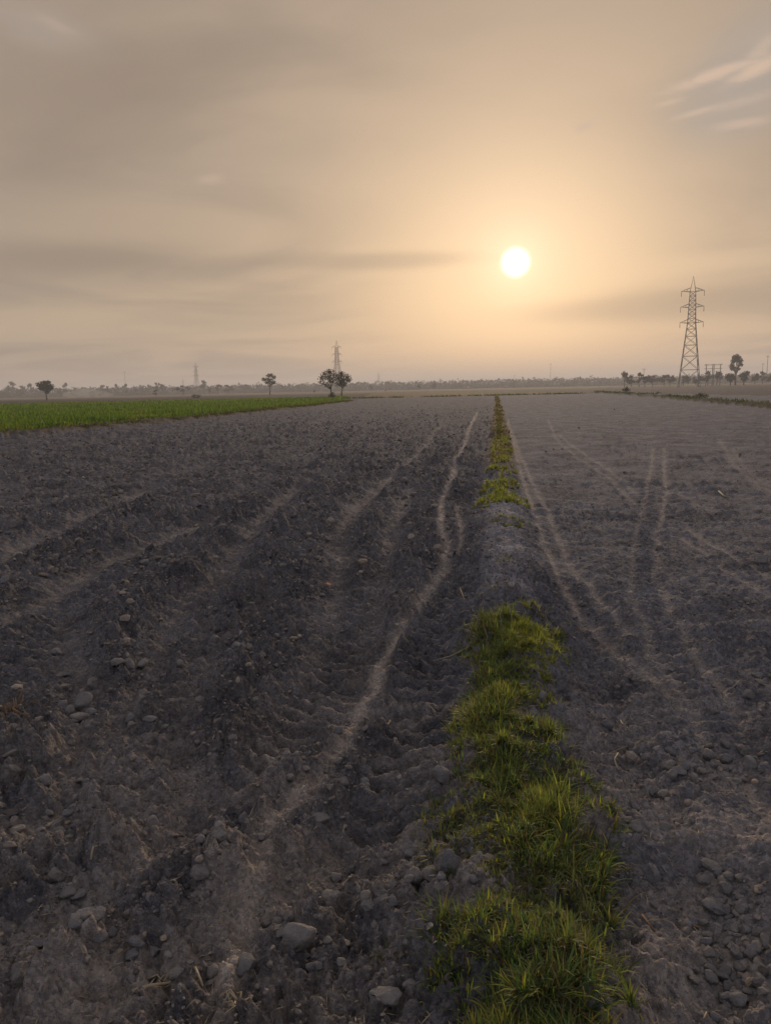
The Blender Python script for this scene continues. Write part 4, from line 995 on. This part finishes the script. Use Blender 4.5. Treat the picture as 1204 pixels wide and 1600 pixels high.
stalk('short pale straw just below the bent one', [(970, 1194), (977, 1216)], 0.005, M_STRAW)
stalk('curved dry straw in the dark soil right of the grass', [(969, 1110), (972, 1119), (978, 1125)], 0.003, M_STRAW)
stalk('long thin stem lying on the soil right of the grass', [(1005, 1142), (980, 1148), (955, 1156)], 0.003, M_STRAW)
stalk('straight dry twig leaning off the right flank of the bund', [(879, 990), (870, 1001), (861, 1013)], 0.005, M_STRAW)
stalk('dry twig lying on the smooth soil right of the near grass', [(1002, 1430), (1012, 1443), (1022, 1456)], 0.004, M_DEAD)
stalk('broken twig beside the heap of clods at right', [(1070, 1414), (1085, 1426), (1097, 1429)], 0.005, M_DEAD)
stalk('pale straw at the bottom edge right of the grass', [(1090, 1590), (1100, 1575), (1104, 1565)], 0.003, M_STRAW)
stalk('thick root-like stick lying at the lower left', [(205, 1530), (235, 1521), (262, 1510), (272, 1508)], 0.0055, M_STRAW)
stalk('pale straw standing out between clods at the lower left', [(304, 1495), (310, 1508), (316, 1521)], 0.004, M_STRAW)
stalk('short straw above the biggest clod at lower left', [(143, 1353), (148, 1346), (154, 1341)], 0.004, M_STRAW)
stalk('tan upright straw at the bottom edge left of centre', [(365, 1590), (367, 1575), (368, 1562)], 0.004, M_STRAW)
stalk('pale chip of straw on the lugged wheel track', [(596, 1131), (604, 1125), (610, 1120)], 0.004, M_STRAW)
stalk('long dry stem lying left of the top of the near grass', [(735, 1023), (705, 1025), (675, 1026)], 0.0035, M_STRAW)
stalk('thin red-brown stem trailing down the left flank of the bund', [(718, 925), (728, 945), (738, 962), (748, 985)], 0.004, M_DEAD)
stalk('yellowish straw on the right field near the far tracks', [(1122, 769), (1130, 774), (1139, 777)], 0.012, M_STRAW)
for k, (px, py, h_) in enumerate(((780, 1000, 0.20), (796, 992, 0.17), (758, 1010, 0.14))):
    x, y = G(px, py, 0.12); z = gz(x, y)
    o = tubes('dead_weed', [([(0, 0, -0.01), (0.01, 0.0, h_ * 0.5), (-0.012, 0.01, h_)], [0.0022, 0.0018, 0.001])], M_STRAW); o.location = (x, y, z)
    tag(o, ('tallest of three thin upright dry stems at the far end of the near grass', 'upright dry stem on the crown behind the near grass, right of the tallest', 'shortest upright dry stem at the left shoulder of the near grass')[k], 'weed', 'upright weeds on the bund')
# a scrap of orange leaf on the left field
def leaf_scrap():
    x, y = G(511, 906, 0.03); z = gz(x, y)
    V = [(-.022, -.012, .0), (.0, -.018, .008), (.024, -.008, .004), (.02, .014, .010), (-.004, .020, .014), (-.024, .010, .006), (0, 0, .013)]
    V = V + [(a, b, c - 0.0015) for a, b, c in V]
    Fc = [(i, (i + 1) % 6, 6) for i in range(6)] + [(7 + (i + 1) % 6, 7 + i, 13) for i in range(6)] + [(i, 7 + i, 7 + (i + 1) % 6, (i + 1) % 6) for i in range(6)]
    me = bpy.data.meshes.new('leaf_scrap'); me.from_pydata(V, [], Fc); me.update(); me.materials.append(plain_material('orange_leaf', (0.55, 0.22, 0.10), (0.65, 0.32, 0.16), 40))
    o = obj('leaf_scrap', me, None, (x, y, z + 0.012)); o.scale = (1.3,) * 3
    tag(o, 'small orange leaf scrap on the rut in the left field', 'leaf')
leaf_scrap()
# dry roots pulled up at the left edge
def root_tuft(px, py, n, L, label, mat=M_DEAD):
    x, y = G(px, py, 0.03); z = gz(x, y); rs = np.random.default_rng(px)
    Ls = []
    for _ in range(n):
        a = rs.uniform(0, 6.28); q = rs.uniform(0.4, 1.0) * L
        p0 = np.array([rs.normal(0, .02), rs.normal(0, .02), 0.0]); p1 = p0 + np.array([math.cos(a) * q * .5, math.sin(a) * q * .5, rs.uniform(0.2, .7) * q]); p2 = p0 + np.array([math.cos(a + .5) * q, math.sin(a + .5) * q, rs.uniform(0.0, .35) * q])
        Ls.append(([tuple(p0), tuple(p1), tuple(p2)], [0.003, 0.0025, 0.0012]))
    o = tubes('dry_root_tuft', Ls, mat); o.location = (x, y, z + 0.005); tag(o, label, 'dry tuft')
root_tuft(22, 1118, 26, 0.13, 'rusty brown tuft of dry roots at the left edge')
root_tuft(380, 1585, 16, 0.06, 'tan tuft of dry grass at the bottom edge left of centre', M_STRAW)
root_tuft(240, 1505, 14, 0.05, 'frayed straw tuft at the end of the root-like stick', M_STRAW)
# straw litter too small to count
def litter(n):
    rs = np.random.default_rng(66)
    r = np.exp(rs.uniform(math.log(1.5), math.log(9), n)); a = rs.uniform(-0.65, 0.65, n); x = r * np.sin(a); y = r * np.cos(a)
    z, pale, flat, t, rough = land(x, y)
    k = rs.uniform(size=n) < np.clip(0.22 + pale * 1.0 + 0.5 * np.exp(-((np.abs(t) - 0.42) / 0.15) ** 2), 0, 1); x, y, z, r = x[k], y[k], z[k], r[k]; n = len(x)
    an = rs.uniform(0, np.pi, n); L = rs.uniform(0.006, 0.028, n) * (0.7 + 0.12 * r); w = rs.uniform(0.0009, 0.002, n) * (0.7 + 0.16 * r)
    dx, dy = np.cos(an) * L, np.sin(an) * L; sx, sy = -np.sin(an) * w, np.cos(an) * w
    z = z + 0.006; tl = rs.normal(0, 0.25, n) * L
    V = np.stack([np.stack([x - dx, y - dy, z - tl], 1), np.stack([x + sx, y + sy, z + w], 1), np.stack([x + dx, y + dy, z + tl], 1), np.stack([x - sx, y - sy, z + w * .5], 1)], 1).reshape(-1, 3)
    return tag(obj('straw_litter', mesh_np('straw_litter', V, np.arange(n * 4).reshape(-1, 4), [M_STRAW])), 'fine bits of straw and chaff littering the soil', 'straw', kind='stuff')
litter(9000)

# ------------------------------------------------------------------ haze
def haze():
    b = 4600.0; z0, z1 = -1.6, 46.0
    V = [(-b, -b, z0), (b, -b, z0), (b, b, z0), (-b, b, z0), (-b, -b, z1), (b, -b, z1), (b, b, z1), (-b, b, z1)]
    me = bpy.data.meshes.new('haze'); me.from_pydata(V, [], [(3, 2, 1, 0), (4, 5, 6, 7), (0, 1, 5, 4), (1, 2, 6, 5), (2, 3, 7, 6), (3, 0, 4, 7)]); me.update()
    m = bpy.data.materials.new('haze'); m.use_nodes = True; t = m.node_tree; t.nodes.clear()
    pv = N(t, 'ShaderNodeVolumePrincipled'); pv.inputs['Color'].default_value = HAZE_COL; pv.inputs['Density'].default_value = HAZE_D; pv.inputs['Anisotropy'].default_value = 0.25
    o = N(t, 'ShaderNodeOutputMaterial'); lk(t, pv.outputs[0], o.inputs['Volume'])
    me.materials.append(m)
    tag(obj('haze', me), 'warm dusty haze filling the air over the fields', 'haze', kind='stuff')
def dust():
    bm = bmesh.new()
    for dx, rx, rz_ in ((-6, 7, 2.2), (2, 9, 3.2), (10, 6, 2.4), (16, 5, 1.6)):
        x, y = P(129, 520)
        r = bmesh.ops.create_icosphere(bm, subdivisions=2, radius=1.0, matrix=Matrix.Translation((x + dx, y + random.uniform(-3, 3), rz_ * 0.9 + 0.2)) @ Matrix.Diagonal((rx, rx, rz_, 1)))
    me = bpy.data.meshes.new('dust_cloud'); bm.to_mesh(me); bm.free()
    m = bpy.data.materials.new('dust'); m.use_nodes = True; t = m.node_tree; t.nodes.clear()
    pv = N(t, 'ShaderNodeVolumePrincipled'); pv.inputs['Color'].default_value = (0.96, 0.94, 0.92, 1); pv.inputs['Density'].default_value = 0.02; pv.inputs['Anisotropy'].default_value = 0.3
    o = N(t, 'ShaderNodeOutputMaterial'); lk(t, pv.outputs[0], o.inputs['Volume']); me.materials.append(m)
    tag(obj('dust_cloud', me), 'pale puff of dust low over the far left fields', 'dust', kind='stuff')
dust()
HAZE_D = 0.00058; HAZE_COL = (0.93, 0.935, 0.985, 1)
haze()
